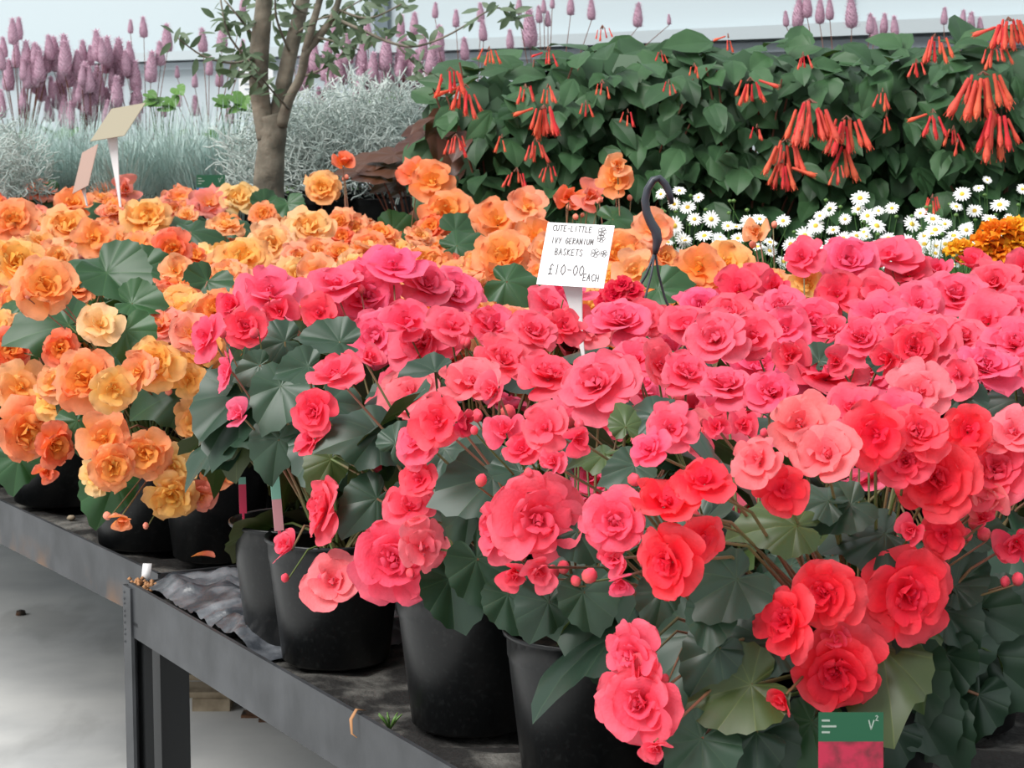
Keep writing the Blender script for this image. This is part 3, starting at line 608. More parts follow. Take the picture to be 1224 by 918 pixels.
def taken(p, kind, f=1.0):
    x, y, d = proj(p)
    if (745 < x < 815 and y < 385 and d < 3.5) or (655 < x < 722 and y < 420 and d < 3.12): return True      # the basket wires and the card stake stand free
    for (hx, hy, r, k) in HERO_PIX:
        if k == kind and (x - hx) ** 2 + (y - hy) ** 2 < (r * f) ** 2: return True
    return False
for P_, s, t in plants:
    pink = P_.kind == 'p'; lib = LP if pink else LO; c0 = P_.loc
    tocam = Vector((-c0.x, -c0.y, 0)).normalized()
    x0, y0, d0 = proj(c0 + Vector((0, 0, .3)))
    nl = 18 if d0 < 3.2 else 12
    if t < .3 and s < -.95: nl = 26
    for i in range(nl):
        a = i * 2.4 + U(-.3, .3); r = U(.05, .135); h = U(.17, .36) - r * .2
        if pink and s < -1.3: h = U(.15, .30)
        d = Vector((math.cos(a), math.sin(a), 0)); p = c0 + d * r + Vector((0, 0, h))
        if (t < .14 or (not pink and t < .22)) and d.dot(-NN + tocam * .4) > .15:
            if h < .27: h = U(.27, .36) if s > -.95 else U(.20, .34)
            r = min(r, .09); p = c0 + d * r + Vector((0, 0, h))
        if d.dot(tocam) > 0 and taken(p + d * .04, P_.kind, .8): continue
        n = (d * U(.3, 1.0) + Vector((0, 0, 1)) + tocam * .2).normalized(); P_.leaf(p, d + Vector((0, 0, U(-.6, .1))), n, U(.085, .12), lib if rnd.random() > .12 else LR)
    nf = 9 if pink else 15
    if pink and s > -.3: nf = 9
    cols = PINK if pink else ORG; keys = 'ppmmlc' if pink else 'ooooaaaaykkcr'
    own = rnd.choice('oay')
    for i in range(nf):
        for tr in range(4):
            a = U(0, 6.28); q = U(0, 1) ** .5
            r = q * (.15 if pink else .155); d = Vector((math.cos(a), math.sin(a), 0))
            p = c0 + d * r + Vector((0, 0, (.40 if pink else .40) - .10 * q * q * q + U(-.05, .025) - (0 if i % 3 else .07)))
            if not taken(p, P_.kind, .95): break
        else: continue
        if pink and (t < .25 or s < -1.3): continue
        ax = (d * q * .8 + tocam * U(.2, 1.1) + Vector((0, 0, U(.4, 1.2)))).normalized()
        k = rnd.choice(keys) if (pink or rnd.random() < .6) else own
        P_.flower(p, ax, U(.088, .112) if pink else U(.074, .098), rnd.choice(['rose', 'rose', 'open', 'open', 'cup']) if pink else rnd.choice(['rose', 'rose', 'rose', 'open']), cols[k], split=False)
        if rnd.random() < .2: tintbuds(P_, p - ax * .03, 1, cols['c'] if pink else cols['k'])
    P_.done()

# ---------------------------------------------------------------- labels, cards, hook
SH = {'C': [[(1,.85),(.6,1),(.1,.7),(.1,.3),(.6,0),(1,.15)]], 'U': [[(0,1),(.05,.2),(.4,0),(.8,.2),(.85,1)]], 'T': [[(0,1),(1,1)],[(.5,1),(.45,0)]], 'E': [[(.9,1),(.1,.95),(.1,0),(.9,.05)],[(.1,.5),(.7,.5)]],
 '-': [[(.1,.5),(.9,.5)]], 'L': [[(.1,1),(.1,0),(.9,.05)]], 'I': [[(.5,1),(.45,0)]], 'V': [[(0,1),(.4,0),(.9,1)]], 'Y': [[(0,1),(.45,.5)],[(.9,1),(.3,0)]], 'G': [[(.95,.85),(.5,1),(.1,.6),(.15,.15),(.6,0),(.9,.3),(.9,.5),(.5,.5)]],
 'R': [[(.1,0),(.1,1),(.7,.95),(.8,.7),(.1,.5),(.9,0)]], 'A': [[(0,0),(.45,1),(.9,0)],[(.2,.4),(.75,.4)]], 'N': [[(.05,0),(.1,1),(.8,0),(.85,1)]], 'M': [[(0,0),(.1,1),(.5,.3),(.9,1),(1,0)]], 'B': [[(.1,0),(.1,1),(.7,.9),(.6,.6),(.1,.5),(.8,.35),(.7,.05),(.1,0)]],
 'S': [[(.9,.9),(.4,1),(.1,.75),(.8,.35),(.6,0),(.1,.1)]], 'K': [[(.1,1),(.1,0)],[(.85,1),(.1,.45),(.9,0)]], '1': [[(.5,1),(.45,0)]], '0': [[(.5,1),(.1,.7),(.1,.3),(.5,0),(.9,.3),(.9,.7),(.5,1)]],
 '£': [[(.9,.85),(.6,1),(.35,.8),(.4,.1),(.1,0),(.9,.05)],[(.1,.5),(.7,.5)]], 'H': [[(.1,1),(.05,0)],[(.85,1),(.85,0)],[(.1,.5),(.85,.5)]], '²': [[(.1,.9),(.5,1),(.8,.8),(.1,0),(.9,0)]]}
def write(mb, txt, O, X, Y, N, x, y, w, h, adv, th, mi=0):
    for ch in txt:
        for stroke in SH.get(ch, []):
            pts = [O + X * (x + a * w) + Y * (y + b * h) + N * .0006 for a, b in stroke]
            for p, q in zip(pts, pts[1:]):
                d = (q - p).normalized(); s_ = d.cross(N).normalized() * th / 2
                mb.poly([p - s_ - d * th * .3, q - s_ + d * th * .3, q + s_ + d * th * .3, p + s_ - d * th * .3], mi)
        x += adv
def card_axes(center, W, H, k):      # plane of a card from its two edge directions
    X = Vector((W[0], W[2], W[1])).normalized(); Yv = Vector((H[0], H[2], H[1])); Yv = (Yv - X * Yv.dot(X)).normalized(); N = X.cross(Yv); return X, Yv, N
def sign(label, px, py, dist, W, H, m, text, stake_top, stake_bot, sw):
    c = at(px, py, dist); pm = dist / F; X, Yv, N = card_axes(c, W, H, pm)
    w = Vector(W).length * pm; h = Vector(H).length * pm
    base = at(*stake_bot, dist + .0); base.z = DECK + .1
    root = tag(ob('price_sign', None, None, base), label, 'price sign'); L = lambda v: v - base
    mb = MB(); mb.box(L(c), w, h, .0016, X, Yv, N); ob('card', mb.mesh('card', m, False), root)
    if text:
        mb = MB(); O = L(c) - X * w / 2 - Yv * h / 2 + N * .0009; a = w / 85; t = 1.0 * a
        write(mb, 'CUTE-LITTLE', O, X, Yv, N, 8 * a, 70 * a, 3.6 * a, 7.5 * a, 4.6 * a, t)
        write(mb, 'IVY GERANIUM', O, X, Yv, N, 9 * a, 54 * a, 3.5 * a, 7.5 * a, 4.5 * a, t)
        write(mb, 'BASKETS', O, X, Yv, N, 16 * a, 39 * a, 4.2 * a, 8.5 * a, 5.2 * a, t)
        write(mb, '£10-00', O, X, Yv, N, 12 * a, 14 * a, 6 * a, 13 * a, 7.8 * a, t * 1.15)
        write(mb, 'EACH', O, X, Yv, N, 57 * a, 8 * a, 4.2 * a, 9 * a, 5.3 * a, t)
        for fx, fy, r in ((71, 72, 3.2), (71, 63, 3.0), (67, 44, 3.3), (78, 44, 2.6)):
            for k in range(5):
                t0 = k * 1.257; q = [O + X * ((fx + r * math.cos(t0) + r * .75 * math.cos(b)) * a) + Yv * ((fy + r * math.sin(t0) + r * .75 * math.sin(b)) * a) + N * .0006 for b in [i * .9 for i in range(8)]]
                for p_, q_ in zip(q, q[1:]):
                    d = (q_ - p_).normalized(); s_ = d.cross(N) * t * .35; mb.poly([p_ - s_, q_ - s_, q_ + s_, p_ + s_])
        ob('handwriting', mb.mesh('ink', M_INK, False), root)
    a_ = at(*stake_top, dist); mb = MB()
    mid = at(*stake_bot, dist)
    back = -N * .003 if text else N * .003
    top2 = L(a_ + back) + (L(a_) - L(mid)).normalized() * .006
    d = (L(mid) - top2); pts = [top2, top2 + d * .5, L(mid), L(mid) + d * .6]
    side = X
    for i in range(3):
        w0, w1 = sw * [1, .62, .3, .12][i], sw * [1, .62, .3, .12][i + 1]
        pm0, pm1 = pts[i], pts[i + 1]; th = N * .0018
        A_, B_, C_, D_ = pm0 - side * w0 / 2, pm0 + side * w0 / 2, pm1 + side * w1 / 2, pm1 - side * w1 / 2
        for off in (th, -th): mb.poly([v + off for v in (A_, B_, C_, D_)])
        mb.poly([A_ + th, A_ - th, D_ - th, D_ + th]); mb.poly([B_ + th, B_ - th, C_ - th, C_ + th])
    ob('stake', mb.mesh('stake', M_STAKE, False), root)
    return root
sign('white square price card on a stake, handwritten offer for ivy geranium baskets', 688, 305, 3.05, (79, -2.5, -30), (15, 72.5, 31), M_CARD, True, (684, 344), (693, 398), .030)
sign('beige back of a tilted price card, the taller of the two at left', 141, 146, 6.1, (46, 7, -30), (17, 38, 40), M_CARDB, False, (135, 166), (141, 222), .040)
sign('pinkish back of a leaning price card, the lower of the two at left', 102, 202, 5.7, (26, 11, -36), (16, 50, 10), M_CARDP, False, (100, 222), (102, 236), .03)

# hook and hanging basket
hb = at(776, 355, 3.42); base = Vector((hb.x + .01, hb.y, DECK + .004))
hk = tag(ob('hanging_basket', None, None, base), 'black hooked basket hanger with three wires rising from the flowers', 'hanging basket')
mb = MB(); mb.lathe([(0, .002), (.05, 0), (.09, .03), (.115, .09), (.125, .135), (.132, .136), (.132, .14), (.122, .14), (.11, .10)], 32); ob('basket', mb.mesh('basket', M_POT), hk)
ob('soil', soil_mesh(.118, .12), hk)
D_ = 3.42
pl = [((803, 244), 4), ((800, 230), 6), ((795, 220), 6.5), ((788, 213), 6.5), ((781, 215), 7), ((774, 226), 7), ((771, 240), 7.5), ((773, 254), 8), ((778, 266), 8.5), ((784, 276), 9.5), ((786, 287), 9), ((784, 297), 6.5), ((783, 303), 5)]
mb = MB(); mb.tube([at(*q, D_) - base for q, r in pl], [r * .87 * D_ / F for q, r in pl], 10, flat=.75); ob('hook', mb.mesh('hook', M_HOOK), hk)
j = at(783, 300, D_) - base
for (wx, dy, ang) in ((757, .02, 200), (770, -.06, 250), (795, .04, -15)):
    q = at(wx, 356, D_) - base + Vector((0, dy * .3, 0)); e = Vector((.124 * math.cos(D(ang)), .124 * math.sin(D(ang)), .138))
    mb = MB(); mb.tube([j, j.lerp(q, .5) + Vector(((q.x - j.x) * -.12, 0, 0)), q, q.lerp(e, .5), e], .0021, 6); ob('wire', mb.mesh('wire', M_HOOK), hk)
# crimson geranium in that basket
gp = Plant(base, 'p', None, None, None, None, name='hanging_basket_plant', rim=.12); 
gp.root['label'] = 'crimson flowered ivy geranium in the hooked basket beside the price card'; gp.root['category'] = 'plant'
for x, y, w in ((735, 352, 40), (755, 348, 32), (745, 340, 26), (724, 358, 30)):
    p = at(x, y, 3.36); gp.flower(p, cam_axis(p, U(-20, 20), 30), w * 3.36 / F, 'rose', (.80, .012, .06))
for i in range(12):
    a = i * 2.4; d = Vector((math.cos(a), math.sin(a), 0)); gp.leaf(base + d * .08 + Vector((0, 0, U(.15, .25))), d, d * .4 + Vector((0, 0, 1)), .06, LG)
gp.done()

def plant_label(label, px, py, dist, w, h, m1, m2, frac, lean=(0, 0), text=None, down=.12, edge_m=None):
    c = at(px, py, dist); pm = dist / F; w *= pm; h *= pm; X = Vector((1, lean[0], 0)).normalized(); Yv = Vector((lean[1], .12, 1)).normalized(); Yv = (Yv - X * Yv.dot(X)).normalized(); N = X.cross(Yv)
    base = c - Yv * (h / 2 + down); root = tag(ob('plant_label', None, None, base), label, 'plant label'); L = Vector((0, 0, 0)) + Yv * down
    mb = MB(); mb.box(L + Yv * (h * (1 - frac) / 2), w, h * (1 - frac), .0008, X, Yv, N); ob('picture_panel', mb.mesh('panel', m2, False), root)
    mb = MB(); mb.box(L + Yv * (h * (1 - frac / 2)), w, h * frac, .0008, X, Yv, N); q = ob('heading_panel', mb.mesh('panel', m1, False), root)
    mb = MB(); mb.box(L - Yv * (down / 2), w * .3, down, .0008, X, Yv, N); ob('spike', mb.mesh('spike', M_STAKE if m1 is not M_MINT else M_LRED, False), root)
    if text:
        mb = MB(); O = L - X * w / 2 + Yv * h * (1 - frac); a = w / 80
        write(mb, 'V', O, X, Yv, N, 62 * a, h * frac * .42, 7 * a, 11 * a, 8 * a, 1.6 * a); write(mb, '²', O, X, Yv, N, 70 * a, h * frac * .72, 4 * a, 6 * a, 8 * a, 1.2 * a)
        for i, wl in enumerate((10, 18, 10)): mb.box(O + X * (4 * a + wl * a / 2) + Yv * (h * frac * (.72 - i * .2)) + N * .0006, wl * a, 2.4 * a, .0003, X, Yv, N)
        ob('print', mb.mesh('print', M_LTXT, False), root)
plant_label('green picture label with pink photo below the four red blooms', 1017, 893, 1.80, 80, 86, M_GREEN, M_LPINK, .42, (0, .02), True, .06)
plant_label('thin red plant label standing in the first pot rim, seen edge on', 290, 592, 2.76, 9, 44, M_MINT, M_LRED, .2, (.3, .02), None, .05)
plant_label('faded green and pink label leaning in the second pot', 331, 602, 2.66, 12, 66, M_MINT, M_FADEP, .42, (.5, -.24), None, .04)
plant_label('small green and blue plant label at the foot of the grasses', 252, 223, 6.6, 34, 28, M_GREEN, M_LBLUE, .55, (0, 0), True, .25)

# small things on the bench
def small(name, label, cat, mb, m): tag(ob(name, mb.mesh(name, m)), label, cat)
p = st(-.005, .03, .75); mb = MB(); mb.box(p + Vector((0, 0, .008)), .013, .002, .03, Vector((1, 0, 0)), Vector((0, 1, 0)), Vector((.12, .1, 1)).normalized()); small('plant_tag', 'white plastic tag stub standing on the corner post', 'plant tag', mb, M_STAKE)
mb = MB(); add_petal(mb, 0, L=1, a0=.3, a1=-.3, W=.5, cup=.3, ruf=.05, ph=0); o = tag(ob('fallen_petal', mb.mesh('petal', M_ORG), None, M=TRS(st(.0, .10, DECK + .04), Matrix.Identity(3), .036), color=(.8, .16, .08)), 'fallen orange petal lying beside the crumpled sheet', 'petal')
mb = MB(); q = onz(424, 852, .752); mb.tube([q + Vector((.012, .01, 0)), q + Vector((.002, 0, .004)), q + Vector((-.004, -.006, -.006)), q + Vector((-.003, -.008, -.022)), q + Vector((.003, -.010, -.026))], [.001, .0025, .003, .002, .001], 6, flat=.4); small('dried_leaf', 'curled dried brown leaf hanging over the front rail', 'dried leaf', mb, M_DRY)
mb = MB(); q = onz(466, 872, DECK)
for i in range(7):
    a = i * .9; mb.tube([q, q + Vector((.008 * math.cos(a), .004 * math.sin(a), .012)), q + Vector((.014 * math.cos(a), .008 * math.sin(a), .018))], [.001, .0015, .0006], 4)
small('weed_seedling', 'tiny yellow green weed seedling behind the front rail', 'weed', mb, M_GLEAF)
mb = MB()
for i in range(40):
    q = st(-U(.0, .07), U(.004, .03), .748 + U(0, .006)); mb.lathe([(0, -.003), (.004, 0), (0, .003)], 5, tuple(q))
tag(ob('moss', mb.mesh('moss', M_DRY)), 'brown moss and debris on the bench corner', 'moss', kind='stuff')
q = onz(85, 619, DECK + .004); mb = MB(); mb.lathe([(0, -.004), (.006, -.003), (.008, 0), (.005, .004), (0, .005)], 7, tuple(q)); small('pebble', 'small pale pebble on the bench by the rusty rail', 'pebble', mb, M_TAN)
q = onz(25, 735, 0); mb = MB(); mb.lathe([(0, 0), (.015, .0), (.013, .012), (0, .016)], 7, tuple(q)); small('pebble', 'small dark pebble on the concrete floor at left', 'pebble', mb, M_RUST)

# under the bench
q0 = onz(238, 849, 0); root = tag(ob('timber_pallet', None, None, (q0.x, q0.y, 0)), 'rough timber pallet on the floor under the bench', 'pallet')
for i in range(4): mb = MB(); mb.box((.45 , .05 + i * .16, .037), 1.0, .1, .014); ob('slat', mb.mesh('slat', M_TAN, False), root)
for i in range(3): mb = MB(); mb.box((.03 + i * .42, .29, .015), .09, .6, .03); ob('bearer', mb.mesh('bearer', M_TAN, False), root)
mb = MB(); pts = []
for i in range(14):
    for k in range(24):
        t = 2 * math.pi * k / 24; r = 1; ux = 1 - i / 6.5
        h = math.cos(math.pi * i / 13); rr = max(0.0, math.sin(math.pi * i / 13)) ** .6
        x = .42 * rr * math.cos(t); y = .27 * rr * math.sin(t); z = .09 * h
        nz = noise.noise(Vector((x * 7, y * 7, z * 7))) * .03
        pts.append((q0.x + .26 + x * 1.1 + nz, q0.y + .27 + y * 1.1, .135 + z + nz))
mb.grid(pts, 14, 24, wrap=True); small('compost_sack', 'black plastic sack lying on the pallet under the bench', 'sack', mb, M_BAG)

# ---------------------------------------------------------------- daisies and marigolds
def daisy_mesh(seed):
    R_ = random.Random(seed); mb = MB()
    for i in range(17):
        a = 2 * math.pi * i / 17 + R_.uniform(-.05, .05); d = Vector((math.cos(a), math.sin(a), 0)); n = Vector((-d.y, d.x, 0)); z = R_.uniform(-.12, .12); L = R_.uniform(.88, 1.03)
        mb.grid([d * .2 - n * .05, d * .2 + n * .05, d * .65 * L - n * .11 + Vector((0, 0, .1 + z * .3)), d * .65 * L + n * .11 + Vector((0, 0, .1 + z * .3)), d * L - n * .05 + Vector((0, 0, z)), d * L + n * .05 + Vector((0, 0, z))], 3, 2)
    k = len(mb.f); mb.lathe([(.27, .02), (.24, .12), (.12, .18), (0, .2)], 10, mi=1); return mb.mesh('daisy', [M_DAISY, M_YEL])
DM = [daisy_mesh(i) for i in range(3)]
mb = MB(); mb.lathe([(0, 0), (.5, .3), (.55, .7), (0, 1)], 7); DB = mb.mesh('daisy_bud', M_GLEAF)
def fine_foliage(R, h, n, z0, m, w=.0022, seed=0, curl=.3):
    R_ = random.Random(seed); mb = MB()
    for _ in range(n):
        a = R_.uniform(0, 6.28); r = R * math.sqrt(R_.random()); b = Vector((r * .5 * math.cos(a), r * .5 * math.sin(a), z0)); e = Vector((r * math.cos(a), r * math.sin(a), z0 + h * R_.uniform(.5, 1) * (1 - .35 * (r / R) ** 2)))
        s_ = Vector((R_.uniform(-1, 1), R_.uniform(-1, 1), 0)).normalized() * w; k = Vector((R_.uniform(-1, 1), R_.uniform(-1, 1), 0)) * curl * .1
        m_ = b.lerp(e, .5) + k; mb.grid([b - s_, b + s_, m_ - s_, m_ + s_, e - s_ * .4, e + s_ * .4], 3, 2)
    return mb
FF = [fine_foliage(.17, .26, 900, .11, M_FINE, .0018, i).mesh('fine_foliage', M_FINE) for i in range(2)]
heroD = [(1028,237,24),(1026,250,18),(992,250,19),(1066,249,17),(936,264,18),(980,258,16),(975,270,22),(1037,258,20),(1048,270,24),(996,275,18),(962,282,24),(1150,232,22),(1170,225,14),(1143,247,17),(1165,252,20),(1195,245,24),(1183,262,20),(1115,262,22),(1090,268,22),(1118,275,24),(1140,282,22),(1155,275,18),(1085,290,24),(1105,292,22),(1130,292,22),(1062,285,20),(1222,226,14),(1180,215,12),
(806,270,24),(817,287,22),(812,305,20),(797,275,18),(806,244,16),(822,248,20),(812,228,16),(830,262,18),(850,262,22),(842,282,22),(860,290,18),(895,265,22),(908,262,18),(870,270,16),(835,236,14),(790,232,14),(836,303,18),(882,285,18),(772,285,18),(1098,300,20),(1118,303,18),(1206,262,14),(945,292,20),(920,300,18),(1008,285,20),(1070,305,18),(1100,255,16),(1050,252,14),(1010,262,15)]
daisy_plants = []; DPOT = pot_mesh(.07, .055, .12)
for i, (px, dd, lab) in enumerate([(808, 4.75, 'leftmost clump, beside the basket hook'), (880, 4.7, 'clump right of the basket hook'), (965, 4.65, 'middle clump behind the pink begonias'), (1045, 4.6, 'tallest clump under the dangling fuchsias'), (1115, 4.6, 'clump left of the marigolds'), (1185, 4.75, 'clump behind the marigolds, by the frame edge')]):
    b = at(px, 300, dd); q = Plant((b.x, b.y, DECK + .004), 'd', 'white daisy plant, ' + lab, 'white daisies behind the begonias', DPOT, None, name='daisy_plant', rim=.12)
    tag(ob('foliage', FF[i % 2], q.root, (0, 0, .04)), kind='stuff'); daisy_plants.append(q)
def near_d(p, L): return min(L, key=lambda q: (q.loc.xy - p.xy).length)
for (x, y, w) in heroD:
    d = 4.62 if y > 255 else 4.72; p = at(x, y, d + U(-.05, .05)); q = near_d(p, daisy_plants); el = U(20, 60); ax = cam_axis(p, U(-30, 30), el)
    ob('flower', rnd.choice(DM), q.root, M=TRS(p - q.loc, frame(ax, None, U(0, 6)), w * d / F * .53)); q.stem(p - q.loc - ax * .002, .0008)
for q in daisy_plants:
    for i in range(9):
        p = q.loc + Vector((U(-.16, .16), U(-.12, .12), U(.34, .44))); ax = cam_axis(p, U(-40, 40), U(30, 80)); ob('flower', rnd.choice(DM), q.root, M=TRS(p - q.loc, frame(ax), U(.015, .019))); q.stem(p - q.loc, .0008)
    for i in range(7):
        p = q.loc + Vector((U(-.17, .17), U(-.12, .12), U(.42, .50))); ob('bud', DB, q.root, M=TRS(p - q.loc, Matrix.Identity(3), .009)); q.stem(p - q.loc, .0007)
    q.done(M_FINE)
def mari_mesh(seed):
    R_ = random.Random(seed); mb = MB()
    for li, (n, L, a0, a1, W) in enumerate([(9, 1, 25, -5, .36), (9, .85, 45, 15, .33), (8, .65, 62, 40, .3), (6, .45, 78, 65, .26)]):
        for i in range(n): add_petal(mb, 2 * math.pi * (i + .5 * (li % 2)) / n + R_.uniform(-.1, .1), nu=4, nv=4, L=L, a0=D(a0), a1=D(a1), W=W, cup=.2, ruf=.12, ph=R_.uniform(0, 6), h0=.05 * li, lay=1 - li * .2)
    return mb.mesh('marigold', M_MARI)
MM = [mari_mesh(i) for i in range(2)]
mp = []
for px, dd, lab in ((1165, 4.2, 'orange and yellow marigold plant beside the daisies'), (1225, 4.25, 'orange marigold plant cut by the right frame edge')):
    b = at(px, 300, dd); q = Plant((b.x, b.y, DECK + .004), 'd', lab, 'marigolds behind the begonias', DPOT, None, name='marigold_plant', rim=.12)
    tag(ob('foliage', FF[0], q.root, (0, 0, .02)), kind='stuff'); mp.append(q)
for (x, y, w, c) in [(1200,278,44,'o'),(1180,290,40,'o'),(1216,292,44,'y'),(1150,298,34,'y'),(1170,303,34,'y'),(1195,303,40,'o'),(1222,305,40,'r'),(1212,272,34,'y'),(1185,276,30,'o'),(1140,302,26,'y'),(1218,282,30,'o'),(1205,315,40,'r'),(1160,312,34,'y')]:
    p = at(x, y, 4.15); q = near_d(p, mp); ax = cam_axis(p, U(-20, 20), U(45, 75)); ob('flower', rnd.choice(MM), q.root, M=TRS(p - q.loc, frame(ax), w * 4.15 / F * .52), color={'o': (.95, .28, .01), 'y': (.95, .48, .02), 'r': (.85, .14, .02)}[c]); q.stem(p - q.loc, .001)
for q in mp: q.done(M_FINE)

# ---------------------------------------------------------------- fuchsias
def tube_flower(seed):
    R_ = random.Random(seed); mb = MB(); prof = [(.035, 0), (.05, .1), (.045, .3), (.055, .55), (.085, .78), (.08, .88), (.03, 1.0)]
    pts = []; g = []
    for i, (r, z) in enumerate(prof):
        for j in range(6):
            t = 2 * math.pi * j / 6; pts.append((r * math.cos(t), r * math.sin(t), z)); g.append(.2 + .8 * z)
    mb.grid(pts, len(prof), 6, g, wrap=True)
    for k in range(4):
        a = k * 1.57 + .3; d = Vector((math.cos(a), math.sin(a), 0)); n = Vector((-d.y, d.x, 0))
        mb.grid([d * .06 - n * .03 + Vector((0, 0, .8)), d * .06 + n * .03 + Vector((0, 0, .8)), d * .10 + Vector((0, 0, 1.02)), d * .09 + n * .01 + Vector((0, 0, 1.05))], 2, 2, [1] * 4)
    return mb.mesh('tube_flower', M_RED)
TF = tube_flower(1)
fplants = []
FPOT = pot_mesh(.13, .10, .2)
for i, (X, Y, lab) in enumerate([(-.02, 5.55, 'leftmost fuchsia bush, its red leaves over the silver foliage'), (.28, 5.55, 'fuchsia bush behind the price card, second from the left'), (.60, 5.5, 'fuchsia bush behind the basket hook, middle of the five'), (.93, 5.5, 'fuchsia bush with the largest hanging red clusters right of the middle'), (1.24, 5.45, 'rightmost fuchsia bush, cut by the right frame edge')]):
    q = Plant((X, Y, DECK + .004), 'f', lab, 'fuchsia bushes on the rear bench', FPOT, None, name='fuchsia_bush', rim=.2); fplants.append(q)
TOPS = [(500, 165), (535, 90), (575, 75), (640, 65), (700, 42), (760, 38), (820, 52), (870, 28), (930, 38), (990, 48), (1040, 45), (1080, 38), (1130, 40), (1180, 45), (1230, 25), (1300, 30), (1400, 30)]
def topline(x):
    for (a, ya), (b, yb) in zip(TOPS, TOPS[1:]):
        if a <= x <= b: return ya + (yb - ya) * (x - a) / (b - a)
    return 60
# hanging clusters first: x, y of the joint, spread, count, length
CL = [(538,80,26,6,46),(556,100,22,7,44),(628,100,16,5,30),(650,125,22,9,50),(655,100,12,4,34),(545,160,18,6,30),(618,200,18,5,32),(655,195,14,4,26),(640,165,16,6,34),(600,160,6,2,30),(750,130,10,3,26),(720,30,14,4,20),(790,60,10,3,20),(897,92,20,8,36),(940,165,26,9,56),(968,118,34,14,66),(1012,138,28,8,60),(936,190,18,7,50),(1055,105,10,4,28),(1115,130,12,6,38),(1140,150,12,4,30),(1175,85,30,14,72),(1190,130,26,10,66),(1118,40,20,7,40),(1205,20,26,14,46),(1190,55,24,8,30),(1095,70,10,4,26),(1115,232,10,5,30),(1010,160,6,3,70),(700,120,10,3,26),(800,95,8,3,22),(655,55,14,4,30),(905,148,10,3,20),(1145,165,8,3,24),(1000,195,10,4,28),(870,40,8,3,26),(960,62,10,4,24),(585,55,16,5,26),(720,95,16,3,26),(830,75,12,3,20),(1060,135,6,2,26)]
for (x, y, sp, n, L) in CL:
    dd = 5.2; p = at(x, y, dd); q = near_d(p, fplants); pm = dd / F
    mb = MB()
    for k in range(n): mb.tube([(0, 0, 0), (U(-.5, .5) * sp * pm * .5, U(-.01, .01), -.01), ], .0012, 4, cap=False)
    c = ob('flower_cluster', mb.mesh('cluster_stalks', M_RSTEM), q.root, p - q.loc)
    for k in range(n):
        u = (k + .5) / n * 2 - 1 + U(-.2, .2); l = L * pm * U(.62, .95) * .75; off = Vector((u * sp * pm * .55, U(-.03, .02), -U(0, .25) * L * pm - .004))
        ax = Vector((u * .42 + U(-.12, .12), U(-.25, .1), -1)).normalized()
        if L < 60 and abs(u) > .8 and rnd.random() < .3: ax = Vector((math.copysign(1, u), -.2, -.35)).normalized()
        ob('flower', TF, c, M=TRS(off, frame(ax), (l * 1.25, l * 1.25, l)), color=rnd.choice([(.93, .13, .08), (.95, .18, .09), (.85, .05, .06), (.93, .14, .10)]))
for qi, q in enumerate(fplants):
    made = 0; tries = 0
    while made < 299 and tries < 2500:
        tries += 1
        # a shell facing outward over a rounded bush
        x = U(-.22, .22); dep = U(-.20, .16); py = U(0, 1) ** .8
        w = q.loc + Vector((x, dep, 0)); px, _, dd = proj(Vector((w.x, w.y, 1.5)))
        if px < 505: continue
        ty = topline(px) + U(0, 10); by = 300
        yy = ty + (by - ty) * py; edge_ = abs(dep)
        if dep > 0 and yy > ty + 70 and tries % 2: continue
        # rounded top: farther front leaves sit lower
        if dep < -.1 and yy < ty + 26: continue
        z = at(px, yy, w.y).z
        p = Vector((w.x, w.y, z)); d = Vector((x * 1.2 + U(-.6, .6), -1 + U(-.5, .6) + (1.2 if py < .12 else 0), 0)).normalized()
        nn = (Vector((U(-.5, .5), U(-.9, -.1), U(.5, 1.3)))).normalized(); tip = (d + Vector((0, 0, U(-.9, -.1)))).normalized()
        dark = (qi == 0 and px < 560 and rnd.random() < .35)
        ob('leaf', rnd.choice(LFD if dark else LF), q.root, M=TRS(p - q.loc, frame(nn, tip), (U(.062, .11) * (1.35 if dep > 0 else 1), U(.07, .115) * (1.45 if dep > 0 else 1), .09))); made += 1
    # leaves deep inside the bush, past the ones that can be picked apart, joined into one part
    mb = MB()
    for k in range(330):
        x = U(-.26, .26); dep = U(-.05, .2); w = q.loc + Vector((x, dep, 0)); px = proj(Vector((w.x, w.y, 1.5)))[0]
        if px < 515: continue
        yy = topline(px) + 14 + U(0, 1) * (300 - topline(px)); c = Vector((w.x, w.y, at(px, yy, w.y).z)) - q.loc
        R = frame((U(-.6, .6), -1, U(-.1, .8)), (U(-.7, .7), U(-.4, .2), -1)); L = U(.09, .13)
        P5 = [(0, 0, 0), (.3, .3, .05), (.65, .3, .04), (1, 0, -.1), (.65, -.3, .04), (.3, -.3, .05)]
        mb.poly([c + R @ (Vector(v_) * L) for v_ in P5])
    tag(ob('inner_foliage', mb.mesh('inner_foliage', M_FINNER), q.root), kind='stuff')
    for k in range(26): q.stem(Vector((U(-.2, .2), U(-.15, .12), U(.35, .82))), .0035)
    q.done(M_RSTEM)
